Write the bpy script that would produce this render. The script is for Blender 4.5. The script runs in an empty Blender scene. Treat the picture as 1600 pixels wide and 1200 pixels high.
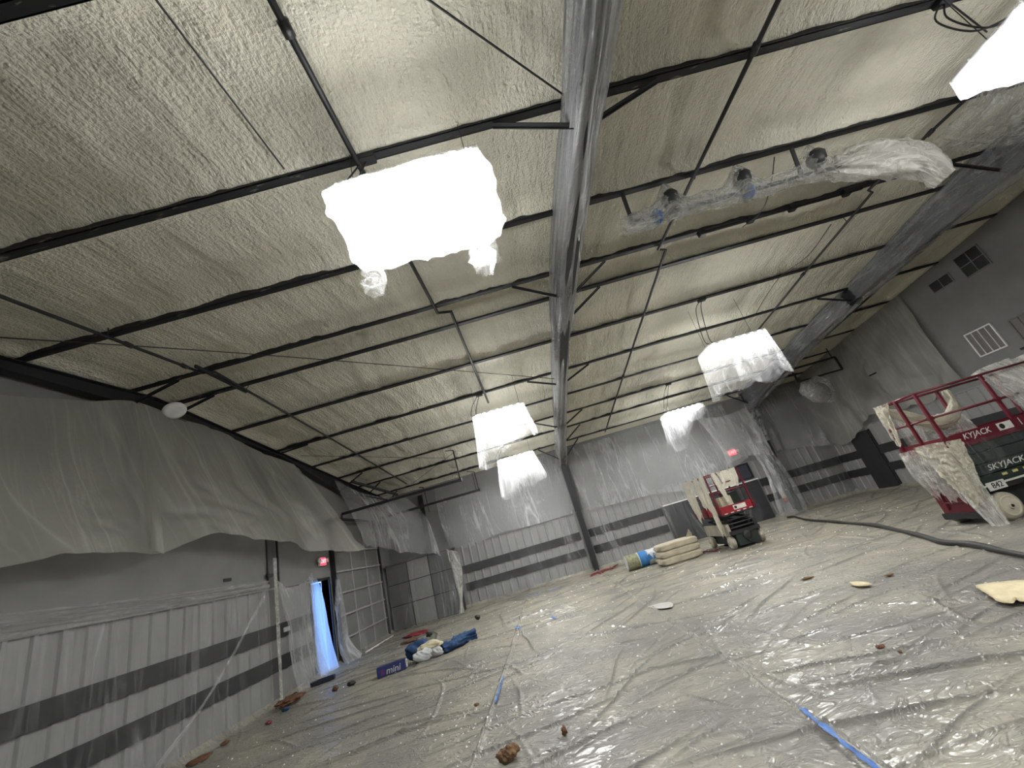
import bpy, bmesh, math, random
import numpy as np
from mathutils import Vector, Matrix

random.seed(7)
SC = bpy.context.scene
COL = SC.collection

# ------------------------------------------------------------------ camera
F_PX, PITCH, ROLL, YAW, CAM_H = 634.1, 21.08, 16.34, 1.154, 1.60
_p, _r, _y = (math.radians(a) for a in (PITCH, ROLL, YAW))
FWD = np.array([math.sin(_y)*math.cos(_p), math.cos(_y)*math.cos(_p), math.sin(_p)])
_right = np.array([math.cos(_y), -math.sin(_y), 0.0])
_up = np.cross(_right, FWD)
CAMX = math.cos(_r)*_right - math.sin(_r)*_up
CAMY = math.sin(_r)*_right + math.cos(_r)*_up
CPOS = np.array([0.0, 0.0, CAM_H])
cam_data = bpy.data.cameras.new('camera')
cam_data.sensor_width = 36.0
cam_data.lens = F_PX*36.0/1600.0
cam_data.clip_start = 0.05
cam = bpy.data.objects.new('camera', cam_data)
cam.matrix_world = Matrix(((CAMX[0], CAMY[0], -FWD[0], 0.0), (CAMX[1], CAMY[1], -FWD[1], 0.0),
                           (CAMX[2], CAMY[2], -FWD[2], CAM_H), (0, 0, 0, 1)))
COL.objects.link(cam)
SC.camera = cam

# ------------------------------------------------------------------ world, exposure
world = bpy.data.worlds.new('sky')
SC.world = world
world.use_nodes = True
_bg = world.node_tree.nodes['Background']
_bg.inputs[0].default_value = (0.20, 0.42, 1.0, 1)
_bg.inputs[1].default_value = 2.0
SC.view_settings.view_transform = 'Standard'
SC.view_settings.look = 'None'
SC.view_settings.exposure = 1.45
SC.view_settings.gamma = 1.0
SC.view_settings.use_curve_mapping = False
LAMP = 30.0          # emission of a light panel
SC.cycles.use_denoising = True
SC.cycles.max_bounces = 7
SC.cycles.use_adaptive_sampling = True
SC.cycles.adaptive_threshold = 0.08
SC.cycles.diffuse_bounces = 4
SC.cycles.transparent_max_bounces = 12
SC.cycles.sample_clamp_indirect = 6.0
SC.cycles.caustics_reflective = False
SC.cycles.caustics_refractive = False


# ------------------------------------------------------------------ room measures (metres)
L, R, YF, YN = -6.15, 11.70, 16.73, -4.4     # left, right, far and near wall
WAIN = 2.14                                   # top of the ribbed lower wall
RAILS = ((1.163, 1.438), (0.567, 0.828))      # dark rails on the ribbed wall
YR, ZR, K = 6.2, 5.588, 1/12.0                # ridge: y, height of purlin bottoms, slope
FRX = (-6.0, 1.40, 9.22)                      # the three steel frames
PUR = [15.92, 14.25, 12.80, 11.29, 9.66, 8.10, 6.57, 5.80, 4.27, 2.75, 1.2, -0.35, -1.9, -3.4]


def roof_z(y):
    return ZR - K*abs(y - YR)


def ray(px, py):
    return CAMX*(px-800)/F_PX + CAMY*(600-py)/F_PX + FWD


def on(ax, px, py, v):
    d = ray(px, py)
    return CPOS + d*((v-CPOS[ax])/d[ax])


def onx(px, py, v): return on(0, px, py, v)
def ony(px, py, v): return on(1, px, py, v)
def onz(px, py, v=0.0): return on(2, px, py, v)


def onroof(px, py, dz=0.0):
    d = ray(px, py)
    for s in (1, -1):
        t = (ZR+dz+s*K*YR-CPOS[2])/(d[2]+s*K*d[1])
        P = CPOS+t*d
        if (P[1]-YR)*s >= 0:
            return P
    return P


# ------------------------------------------------------------------ noise
def _hash(ix, iy, seed):
    h = (ix*374761393 + iy*668265263 + seed*974634777) & 0x7fffffff
    h = ((h ^ (h >> 13))*1274126177) & 0x7fffffff
    return ((h ^ (h >> 16)) & 0xffff)/65535.0


def vnoise(x, y, seed=0):
    x = np.asarray(x, float)
    y = np.asarray(y, float)
    x, y = np.broadcast_arrays(x, y)
    ix = np.floor(x).astype(np.int64)
    iy = np.floor(y).astype(np.int64)
    fx = x-ix
    fy = y-iy
    fx = fx*fx*(3-2*fx)
    fy = fy*fy*(3-2*fy)
    a = _hash(ix, iy, seed)
    b = _hash(ix+1, iy, seed)
    c = _hash(ix, iy+1, seed)
    d = _hash(ix+1, iy+1, seed)
    return (a*(1-fx)+b*fx)*(1-fy)+(c*(1-fx)+d*fx)*fy*1.0 - 0.5


def fbm(x, y, seed=0, oct=3):
    s = 0
    a = 1.0
    for i in range(oct):
        s = s+a*vnoise(np.asarray(x)*2**i, np.asarray(y)*2**i, seed+i*17)
        a *= 0.5
    return s


# ------------------------------------------------------------------ materials
def new_mat(name):
    m = bpy.data.materials.new(name)
    m.use_nodes = True
    nt = m.node_tree
    nt.nodes.clear()
    out = nt.nodes.new('ShaderNodeOutputMaterial')
    return m, nt, out


def N(nt, t, **kw):
    n = nt.nodes.new(t)
    for k, v in kw.items():
        if k.startswith('i_'):
            key = k[2:]
            key = int(key) if key.isdigit() else key.replace('_', ' ')
            n.inputs[key].default_value = v
        else:
            setattr(n, k, v)
    return n


def coords(nt, scale=(1, 1, 1)):
    tc = N(nt, 'ShaderNodeTexCoord')
    mp = N(nt, 'ShaderNodeMapping')
    mp.inputs['Scale'].default_value = scale
    nt.links.new(tc.outputs['Object'], mp.inputs['Vector'])
    return mp.outputs['Vector']


def ramp(nt, fac, stops):
    r = N(nt, 'ShaderNodeValToRGB')
    el = r.color_ramp.elements
    while len(el) < len(stops):
        el.new(0.5)
    for e, (p, c) in zip(el, stops):
        e.position = p
        e.color = (*c, 1) if len(c) == 3 else c
    nt.links.new(fac, r.inputs['Fac'])
    return r.outputs['Color']


def solid(name, c1, c2=None, rough=0.6, metal=0.0, scale=4.0, stretch=(1, 1, 1), bump=0.0, bscale=30.0, spec=0.5, lo=0.35, hi=0.65):
    m, nt, out = new_mat(name)
    b = N(nt, 'ShaderNodeBsdfPrincipled')
    b.inputs['Roughness'].default_value = rough
    b.inputs['Metallic'].default_value = metal
    b.inputs['Specular IOR Level'].default_value = spec
    if c2 is None:
        c2 = tuple(x*0.8 for x in c1)
    v = coords(nt, stretch)
    n = N(nt, 'ShaderNodeTexNoise', i_Scale=scale, i_Detail=5.0, i_Roughness=0.6)
    nt.links.new(v, n.inputs['Vector'])
    nt.links.new(ramp(nt, n.outputs['Fac'], [(lo, c2), (hi, c1)]), b.inputs['Base Color'])
    if bump:
        n2 = N(nt, 'ShaderNodeTexNoise', i_Scale=bscale, i_Detail=4.0)
        nt.links.new(v, n2.inputs['Vector'])
        bp = N(nt, 'ShaderNodeBump', i_Strength=bump, i_Distance=0.02)
        nt.links.new(n2.outputs['Fac'], bp.inputs['Height'])
        nt.links.new(bp.outputs['Normal'], b.inputs['Normal'])
    nt.links.new(b.outputs[0], out.inputs[0])
    return m


def film(name, base, lines=0.5, crinkle=0.2, col=(0.75, 0.76, 0.75), rough=0.22, trans=0.35, bump=0.4, su=1.0, sv=1.0, spec=0.5, dust=0.1):
    """thin plastic sheeting: clear with milky crease lines that run down the sheet (UV in metres), glossy"""
    m, nt, out = new_mat(name)
    tc = N(nt, 'ShaderNodeTexCoord')

    def noise(sx, sy, scale, detail=2.0, dist=0.0):
        mp = N(nt, 'ShaderNodeMapping')
        mp.inputs['Scale'].default_value = (sx, sy, 1)
        nt.links.new(tc.outputs['UV'], mp.inputs['Vector'])
        n = N(nt, 'ShaderNodeTexNoise', i_Scale=scale, i_Detail=detail, i_Distortion=dist)
        nt.links.new(mp.outputs['Vector'], n.inputs['Vector'])
        return n.outputs['Fac']

    def math_(op, a_, b_=None, c_=None):
        n = N(nt, 'ShaderNodeMath', operation=op)
        for i, v in enumerate((a_, b_, c_)):
            if v is None:
                continue
            if isinstance(v, (int, float)):
                n.inputs[i].default_value = v
            else:
                nt.links.new(v, n.inputs[i])
        return n.outputs[0]

    def ridge(fac, sharp):
        d = math_('ABSOLUTE', math_('SUBTRACT', fac, 0.5))
        r = N(nt, 'ShaderNodeClamp')
        nt.links.new(math_('MULTIPLY_ADD', d, -sharp, 1.0), r.inputs[0])
        return math_('POWER', r.outputs[0], 1.6)

    r1 = ridge(noise(1.8*su, 0.36*sv, 1.0, 2.0, 0.8), 26.0)
    r2 = ridge(noise(6.0*su, 1.0*sv, 1.0, 2.0, 1.0), 14.0)
    r3 = ridge(noise(6.0, 6.0, 1.0, 2.0, 1.2), 16.0)
    mask = noise(0.7, 0.5, 1.0, 1.0)
    mk = N(nt, 'ShaderNodeMapRange')
    mk.inputs['From Min'].default_value = 0.35
    mk.inputs['From Max'].default_value = 0.65
    nt.links.new(mask, mk.inputs['Value'])
    lin = math_('MULTIPLY', math_('MULTIPLY_ADD', r2, 0.45, r1), lines)
    lin = math_('MULTIPLY', lin, math_('MULTIPLY_ADD', mk.outputs[0], 0.8, 0.25))
    tot = math_('ADD', lin, math_('MULTIPLY', r3, crinkle))
    tot = math_('MULTIPLY_ADD', mk.outputs[0], dust, tot)
    op = N(nt, 'ShaderNodeClamp')
    nt.links.new(math_('ADD', tot, base), op.inputs[0])
    bp = N(nt, 'ShaderNodeBump', i_Strength=bump, i_Distance=0.04)
    nt.links.new(math_('MULTIPLY_ADD', r1, 1.0, math_('MULTIPLY_ADD', r2, 0.4, math_('MULTIPLY', r3, 0.4))), bp.inputs['Height'])
    b = N(nt, 'ShaderNodeBsdfPrincipled')
    b.inputs['Base Color'].default_value = (*col, 1)
    b.inputs['Roughness'].default_value = rough
    b.inputs['Specular IOR Level'].default_value = spec
    nt.links.new(bp.outputs['Normal'], b.inputs['Normal'])
    t = N(nt, 'ShaderNodeBsdfTranslucent')
    t.inputs['Color'].default_value = (*col, 1)
    mx = N(nt, 'ShaderNodeMixShader', i_0=trans)
    nt.links.new(b.outputs[0], mx.inputs[1])
    nt.links.new(t.outputs[0], mx.inputs[2])
    tr = N(nt, 'ShaderNodeBsdfTransparent')
    mx2 = N(nt, 'ShaderNodeMixShader')
    nt.links.new(op.outputs[0], mx2.inputs[0])
    nt.links.new(tr.outputs[0], mx2.inputs[1])
    nt.links.new(mx.outputs[0], mx2.inputs[2])
    nt.links.new(mx2.outputs[0], out.inputs[0])
    return m


def glow(name, col, strength, sample=True):
    m, nt, out = new_mat(name)
    if not sample:
        m.cycles.emission_sampling = 'NONE'
    e = N(nt, 'ShaderNodeEmission')
    e.inputs[0].default_value = (*col, 1)
    e.inputs[1].default_value = strength
    nt.links.new(e.outputs[0], out.inputs[0])
    return m


def foam_material():
    m, nt, out = new_mat('spray_foam')
    b = N(nt, 'ShaderNodeBsdfPrincipled')
    b.inputs['Roughness'].default_value = 0.75
    b.inputs['Specular IOR Level'].default_value = 0.25
    v = coords(nt)
    n = N(nt, 'ShaderNodeTexNoise', i_Scale=0.9, i_Detail=6.0, i_Roughness=0.6)
    nt.links.new(v, n.inputs['Vector'])
    nt.links.new(ramp(nt, n.outputs['Fac'], [(0.3, (0.62, 0.60, 0.50)), (0.5, (0.71, 0.685, 0.575)), (0.72, (0.76, 0.725, 0.59))]), b.inputs['Base Color'])
    v2 = coords(nt, (1.0, 0.22, 1.0))
    n2 = N(nt, 'ShaderNodeTexNoise', i_Scale=16.0, i_Detail=5.0, i_Roughness=0.62)
    nt.links.new(v2, n2.inputs['Vector'])
    n3 = N(nt, 'ShaderNodeTexNoise', i_Scale=34.0, i_Detail=3.0)
    nt.links.new(v, n3.inputs['Vector'])
    ad = N(nt, 'ShaderNodeMath', operation='MULTIPLY_ADD')
    ad.inputs[1].default_value = 0.55
    nt.links.new(n3.outputs['Fac'], ad.inputs[0])
    nt.links.new(n2.outputs['Fac'], ad.inputs[2])
    bp = N(nt, 'ShaderNodeBump', i_Strength=1.0, i_Distance=0.06)
    nt.links.new(ad.outputs[0], bp.inputs['Height'])
    nt.links.new(bp.outputs['Normal'], b.inputs['Normal'])
    nt.links.new(b.outputs[0], out.inputs[0])
    return m


def floor_film_material():
    m, nt, out = new_mat('dusty_floor_sheeting')
    b = N(nt, 'ShaderNodeBsdfPrincipled')
    v = coords(nt)
    n = N(nt, 'ShaderNodeTexNoise', i_Scale=0.7, i_Detail=8.0, i_Roughness=0.68, i_Distortion=0.4)
    nt.links.new(v, n.inputs['Vector'])
    c = ramp(nt, n.outputs['Fac'], [(0.32, (0.148, 0.141, 0.132)), (0.46, (0.188, 0.18, 0.16)), (0.58, (0.26, 0.246, 0.20)), (0.72, (0.32, 0.302, 0.24))])
    # the overspray lies thicker and creamier towards the lifts and the far wall
    sx = N(nt, 'ShaderNodeSeparateXYZ')
    nt.links.new(v, sx.inputs[0])
    mr_ = N(nt, 'ShaderNodeMapRange', interpolation_type='SMOOTHSTEP')
    mr_.inputs['From Min'].default_value = -2.0
    mr_.inputs['From Max'].default_value = 5.0
    nt.links.new(sx.outputs['Y'], mr_.inputs['Value'])
    nd = N(nt, 'ShaderNodeTexNoise', i_Scale=1.6, i_Detail=6.0, i_Roughness=0.65, i_Distortion=0.6)
    nt.links.new(v, nd.inputs['Vector'])
    md_ = N(nt, 'ShaderNodeMath', operation='MULTIPLY')
    nt.links.new(mr_.outputs[0], md_.inputs[0])
    nt.links.new(ramp(nt, nd.outputs['Fac'], [(0.38, (0.05, 0.05, 0.05)), (0.62, (0.85, 0.85, 0.85))]), md_.inputs[1])
    cm = N(nt, 'ShaderNodeMix', data_type='RGBA')
    nt.links.new(md_.outputs[0], cm.inputs['Factor'])
    nt.links.new(c, cm.inputs['A'])
    cm.inputs['B'].default_value = (0.355, 0.325, 0.24, 1)
    c = cm.outputs['Result']
    # shade along the creases painted in as darker grey, plus fine dark streaks
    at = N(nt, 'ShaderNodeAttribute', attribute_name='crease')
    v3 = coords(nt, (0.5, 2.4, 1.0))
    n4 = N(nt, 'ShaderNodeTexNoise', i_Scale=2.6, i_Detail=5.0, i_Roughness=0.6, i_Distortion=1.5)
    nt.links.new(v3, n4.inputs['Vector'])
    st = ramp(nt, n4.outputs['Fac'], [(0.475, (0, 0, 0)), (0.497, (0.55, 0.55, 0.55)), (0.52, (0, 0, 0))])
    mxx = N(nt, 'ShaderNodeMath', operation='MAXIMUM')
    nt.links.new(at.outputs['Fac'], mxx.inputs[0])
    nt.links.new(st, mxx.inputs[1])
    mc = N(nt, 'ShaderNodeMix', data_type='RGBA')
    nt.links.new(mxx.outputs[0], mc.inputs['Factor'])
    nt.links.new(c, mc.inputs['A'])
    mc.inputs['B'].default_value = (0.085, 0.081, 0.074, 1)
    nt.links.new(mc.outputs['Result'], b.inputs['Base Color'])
    v2 = coords(nt, (0.6, 1.0, 1.0))
    n2 = N(nt, 'ShaderNodeTexNoise', i_Scale=5.0, i_Detail=3.0, i_Roughness=0.6, i_Distortion=1.4)
    nt.links.new(v2, n2.inputs['Vector'])
    lines_ = ramp(nt, n2.outputs['Fac'], [(0.42, (0, 0, 0)), (0.50, (1, 1, 1)), (0.58, (0, 0, 0))])
    n5 = N(nt, 'ShaderNodeTexNoise', i_Scale=22.0, i_Detail=3.0, i_Distortion=0.8)
    nt.links.new(v, n5.inputs['Vector'])
    hh = N(nt, 'ShaderNodeMath', operation='MULTIPLY_ADD')
    nt.links.new(n5.outputs['Fac'], hh.inputs[0])
    hh.inputs[1].default_value = 0.35
    nt.links.new(lines_, hh.inputs[2])
    bp = N(nt, 'ShaderNodeBump', i_Strength=0.5, i_Distance=0.02)
    nt.links.new(hh.outputs[0], bp.inputs['Height'])
    nt.links.new(bp.outputs['Normal'], b.inputs['Normal'])
    b.inputs['Roughness'].default_value = 0.55
    b.inputs['Specular IOR Level'].default_value = 0.4
    b.inputs['Coat Weight'].default_value = 0.45
    b.inputs['Coat Roughness'].default_value = 0.14
    nt.links.new(bp.outputs['Normal'], b.inputs['Coat Normal'])
    nt.links.new(b.outputs[0], out.inputs[0])
    return m


M = {}
M['foam'] = foam_material()
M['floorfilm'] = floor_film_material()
M['concrete'] = solid('concrete', (0.32, 0.31, 0.29), rough=0.8, bump=0.2)
M['drywall'] = solid('grey_drywall', (0.195, 0.195, 0.192), (0.17, 0.17, 0.168), rough=0.8, scale=2.0, bump=0.05)
M['ribbed'] = solid('grey_ribbed_steel', (0.245, 0.245, 0.242), (0.21, 0.21, 0.207), rough=0.5, scale=2.0, stretch=(1, 1, 0.3))
M['rail'] = solid('charcoal_rail', (0.018, 0.018, 0.019), (0.014, 0.014, 0.015), rough=0.7, scale=6)
M['steel'] = solid('black_steel', (0.008, 0.0085, 0.010), (0.005, 0.005, 0.006), rough=0.5, scale=8)
M['purlin'] = solid('purlin_steel', (0.008, 0.0085, 0.010), (0.16, 0.155, 0.13), rough=0.6, scale=3.0, stretch=(1.2, 6, 6), lo=0.30, hi=0.38)
M['darkframe'] = solid('dark_frame_steel', (0.014, 0.015, 0.017), (0.010, 0.011, 0.012), rough=0.5, scale=5)
M['colgrey'] = solid('grey_column_paint', (0.075, 0.075, 0.077), (0.06, 0.06, 0.062), rough=0.5)
M['pad'] = solid('black_pad', (0.022, 0.023, 0.025), (0.03, 0.031, 0.033), rough=0.6, scale=3, stretch=(0.3, 1, 4))
M['doorgrey'] = solid('grey_door_paint', (0.165, 0.165, 0.162), (0.145, 0.145, 0.142), rough=0.6, scale=2)
M['stile'] = solid('grey_door_stile', (0.32, 0.32, 0.315), (0.28, 0.28, 0.275), rough=0.55, scale=3)
M['panelgrey'] = solid('grey_panel_paint', (0.125, 0.125, 0.123), (0.11, 0.11, 0.108), rough=0.7, scale=2)
M['panelpale'] = solid('pale_panel_paint', (0.25, 0.25, 0.245), (0.225, 0.225, 0.22), rough=0.7, scale=2)
M['white'] = solid('white_paint', (0.75, 0.75, 0.74), rough=0.5)
M['offwhite'] = solid('dull_white_paint', (0.42, 0.41, 0.39), (0.36, 0.35, 0.33), rough=0.6)
M['mesh_grey'] = solid('vent_mesh', (0.17, 0.16, 0.15), (0.13, 0.12, 0.115), rough=0.7, scale=40)
M['glassdark'] = solid('dark_pane', (0.012, 0.013, 0.014), (0.018, 0.018, 0.02), rough=0.35, scale=3)
M['housing'] = solid('lamp_housing', (0.5, 0.51, 0.52), rough=0.4)
M['panel_light'] = glow('lamp_panel', (1.0, 1.0, 0.99), LAMP)
M['added_uplight'] = glow('added_uplight_glow', (1.0, 1.0, 0.99), 4.0)
M['slot_light'] = glow('lamp_slot', (1.0, 0.985, 0.95), 4.0, False)
M['exit_red'] = glow('exit_red', (1.0, 0.03, 0.06), 1.4)
M['exit_letter'] = glow('exit_letter', (1.0, 0.25, 0.25), 2.0, False)
M['bag'] = film('lamp_plastic', 0.06, 0.24, 0.05, (0.86, 0.87, 0.88), rough=0.25, trans=0.5, bump=0.4, su=1.6, sv=1.0, dust=0.05)
M['bag_thin'] = film('thin_lamp_plastic', 0.025, 0.20, 0.04, (0.86, 0.87, 0.88), rough=0.22, trans=0.5, bump=0.4, su=1.6, sv=1.0, dust=0.03)
M['wrap'] = film('beam_wrap', 0.38, 0.50, 0.06, (0.56, 0.57, 0.58), rough=0.2, trans=0.25, bump=0.45, su=2.2, sv=0.7, dust=0.22)
M['wrap_dim'] = film('dim_beam_wrap', 0.24, 0.38, 0.08, (0.44, 0.45, 0.46), rough=0.2, trans=0.25, bump=0.45, su=1.6, sv=1.0, dust=0.25)
M['wrap_clear'] = film('clear_wrap', 0.16, 0.40, 0.30, (0.62, 0.63, 0.61), rough=0.16, trans=0.3, bump=0.5, su=1.5, sv=1.5, dust=0.20)
M['drape'] = film('dusty_drape', 0.58, 0.22, 0.0, (0.42, 0.415, 0.375), rough=0.38, trans=0.35, bump=0.25, su=0.7, sv=0.5, dust=0.18)
M['wallfilm'] = film('wall_sheeting', 0.20, 0.38, 0.05, (0.62, 0.63, 0.63), rough=0.16, trans=0.25, bump=0.35, su=1.0, sv=0.8, dust=0.14)
M['thinfilm'] = film('thin_wall_sheeting', 0.02, 0.30, 0.03, (0.58, 0.59, 0.59), rough=0.22, trans=0.25, bump=0.3, su=1.3, sv=0.6, dust=0.035)
M['gather'] = film('gathered_sheeting', 0.34, 0.40, 0.0, (0.52, 0.52, 0.51), rough=0.3, trans=0.3, bump=0.4, su=0.25, sv=14.0, dust=0.1)
M['doorfilm'] = film('door_sheeting', 0.66, 0.25, 0.04, (0.86, 0.90, 0.95), rough=0.3, trans=0.75, bump=0.3, su=1.5, sv=0.7, dust=0.15)
M['creamfilm'] = film('foam_dusted_sheeting', 0.72, 0.3, 0.15, (0.60, 0.57, 0.46), rough=0.5, trans=0.25, bump=0.5, su=2.0, sv=1.0, dust=0.2)
M['paleclear'] = film('pale_clear_sheeting', 0.26, 0.60, 0.25, (0.74, 0.73, 0.68), rough=0.25, trans=0.3, bump=0.5, su=2.0, sv=1.5, dust=0.25)
M['red'] = solid('red_lift_paint', (0.115, 0.007, 0.018), (0.085, 0.006, 0.013), rough=0.4, scale=5)
M['bright_red'] = solid('bright_red_paint', (0.26, 0.012, 0.021), (0.20, 0.010, 0.016), rough=0.4, scale=5)
M['green'] = solid('dark_green_cover', (0.012, 0.020, 0.017), (0.018, 0.026, 0.022), rough=0.45, scale=3)
M['black'] = solid('black_rubber', (0.010, 0.010, 0.011), (0.016, 0.016, 0.016), rough=0.6, scale=8)
M['tyre'] = solid('dusty_tyre', (0.36, 0.33, 0.26), (0.27, 0.25, 0.20), rough=0.8, scale=6)
M['hub'] = solid('dusty_hub', (0.50, 0.46, 0.36), (0.40, 0.37, 0.29), rough=0.7, scale=6)
M['decal'] = solid('pale_decal', (0.62, 0.62, 0.58), (0.52, 0.52, 0.48), rough=0.5, scale=12)
M['yellow'] = solid('pale_yellow_decal', (0.62, 0.58, 0.22), rough=0.5)
M['hose'] = solid('black_hose_skin', (0.008, 0.008, 0.008), (0.014, 0.014, 0.013), rough=0.55, scale=10, bump=0.2)
M['burlap'] = solid('beige_sack', (0.45, 0.40, 0.30), (0.36, 0.32, 0.24), rough=0.9, scale=5, bump=0.4, bscale=50)
M['camo'] = solid('mottled_sack', (0.30, 0.29, 0.17), (0.13, 0.14, 0.10), rough=0.8, scale=14)
M['bluesack'] = solid('blue_sack', (0.03, 0.17, 0.42), (0.025, 0.13, 0.34), rough=0.6, scale=6)
M['palesack'] = solid('pale_sack', (0.52, 0.53, 0.52), (0.40, 0.42, 0.43), rough=0.7, scale=8)
M['redcord'] = solid('red_cord', (0.22, 0.02, 0.024), (0.15, 0.014, 0.02), rough=0.6, scale=10)
M['navy'] = solid('navy_carton', (0.012, 0.022, 0.12), (0.010, 0.018, 0.09), rough=0.5, scale=5)
M['navytray'] = solid('dark_navy_tray', (0.008, 0.012, 0.03), (0.006, 0.009, 0.02), rough=0.5, scale=5)
M['purple'] = solid('purple_print', (0.10, 0.02, 0.16), rough=0.5)
M['denim'] = solid('blue_cloth', (0.016, 0.055, 0.145), (0.010, 0.035, 0.09), rough=0.85, scale=12, bump=0.4)
M['cream'] = solid('cream_cloth', (0.60, 0.56, 0.38), (0.45, 0.42, 0.30), rough=0.85, scale=10, bump=0.4)
M['tape'] = solid('blue_tape', (0.05, 0.15, 0.42), (0.035, 0.11, 0.32), rough=0.5, scale=14)
M['brown'] = solid('brown_crumb', (0.19, 0.11, 0.05), (0.10, 0.055, 0.025), rough=0.9, scale=14, bump=0.8)
M['orange'] = solid('orange_scrap', (0.15, 0.065, 0.03), (0.09, 0.04, 0.02), rough=0.85, scale=16, bump=0.6)
M['foamscrap'] = solid('foam_scrap', (0.62, 0.54, 0.35), (0.52, 0.45, 0.29), rough=0.85, scale=9, bump=0.4)
M['flake'] = solid('pale_flake', (0.72, 0.71, 0.66), rough=0.6)
M['outdoor'] = solid('outdoor_paving', (0.35, 0.36, 0.38), rough=0.9)
M['bluedoor'] = solid('blue_grey_door', (0.035, 0.04, 0.055), (0.028, 0.032, 0.045), rough=0.5)


# ------------------------------------------------------------------ object helpers
def wmat(o):
    m = o.matrix_basis.copy()
    p = o.parent
    while p is not None:
        m = p.matrix_basis @ m
        p = p.parent
    return m


def put(name, verts, faces, mat, parent=None, smooth=False, local=False, uv=None):
    """one mesh object; verts are world coordinates unless local (then in the parent's frame)"""
    V = np.asarray(verts, float).reshape(-1, 3)
    me = bpy.data.meshes.new(name)
    o = bpy.data.objects.new(name, me)
    if parent is None:
        lo, hi = V.min(0), V.max(0)
        c = np.array([(lo[0]+hi[0])/2, (lo[1]+hi[1])/2, lo[2]])
        V = V-c
        o.location = c
    else:
        o.parent = parent
        if not local:
            mi = np.array(wmat(parent).inverted())
            V = V @ mi[:3, :3].T + mi[:3, 3]
    if isinstance(faces, np.ndarray):
        nf, k = faces.shape
        me.vertices.add(len(V))
        me.vertices.foreach_set('co', V.ravel())
        me.loops.add(nf*k)
        me.loops.foreach_set('vertex_index', faces.ravel().astype(np.int32))
        me.polygons.add(nf)
        me.polygons.foreach_set('loop_start', np.arange(0, nf*k, k, dtype=np.int32))
        me.update(calc_edges=True)
        me.validate()
    else:
        me.from_pydata([tuple(v) for v in V], [], faces)
        me.update()
    if smooth:
        me.polygons.foreach_set('use_smooth', [True]*len(me.polygons))
    if uv is not None:
        idx = np.zeros(len(me.loops), dtype=np.int32)
        me.loops.foreach_get('vertex_index', idx)
        lay = me.uv_layers.new(name='sheet')
        lay.data.foreach_set('uv', np.asarray(uv, dtype=np.float32)[idx].ravel())
    me.materials.append(mat)
    COL.objects.link(o)
    return o


def grid_uv(G, seed=0.0):
    """metres across and along a grid of points, per vertex"""
    du = np.linalg.norm(np.diff(G, axis=1), axis=2).mean(0)
    dv = np.linalg.norm(np.diff(G, axis=0), axis=2).mean(1)
    u = np.concatenate([[0], np.cumsum(du)])
    v = np.concatenate([[0], np.cumsum(dv)])
    U, W = np.meshgrid(u+seed*3.7, v+seed*1.9)
    return np.stack([U, W], -1).reshape(-1, 2)


def tag(o, label=None, cat=None, group=None, kind=None):
    if label:
        o['label'] = label
    if cat:
        o['category'] = cat
    if group:
        o['group'] = group
    if kind:
        o['kind'] = kind
    return o


def thing(name, label, cat, loc=(0, 0, 0), rz=0.0, group=None, kind=None):
    o = bpy.data.objects.new(name, None)
    o.empty_display_size = 0.1
    o.location = tuple(float(v) for v in loc)
    o.rotation_euler = (0, 0, rz)
    COL.objects.link(o)
    o.matrix_basis = Matrix.Translation(Vector(o.location)) @ Matrix.Rotation(rz, 4, 'Z')
    return tag(o, label, cat, group, kind)


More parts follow.
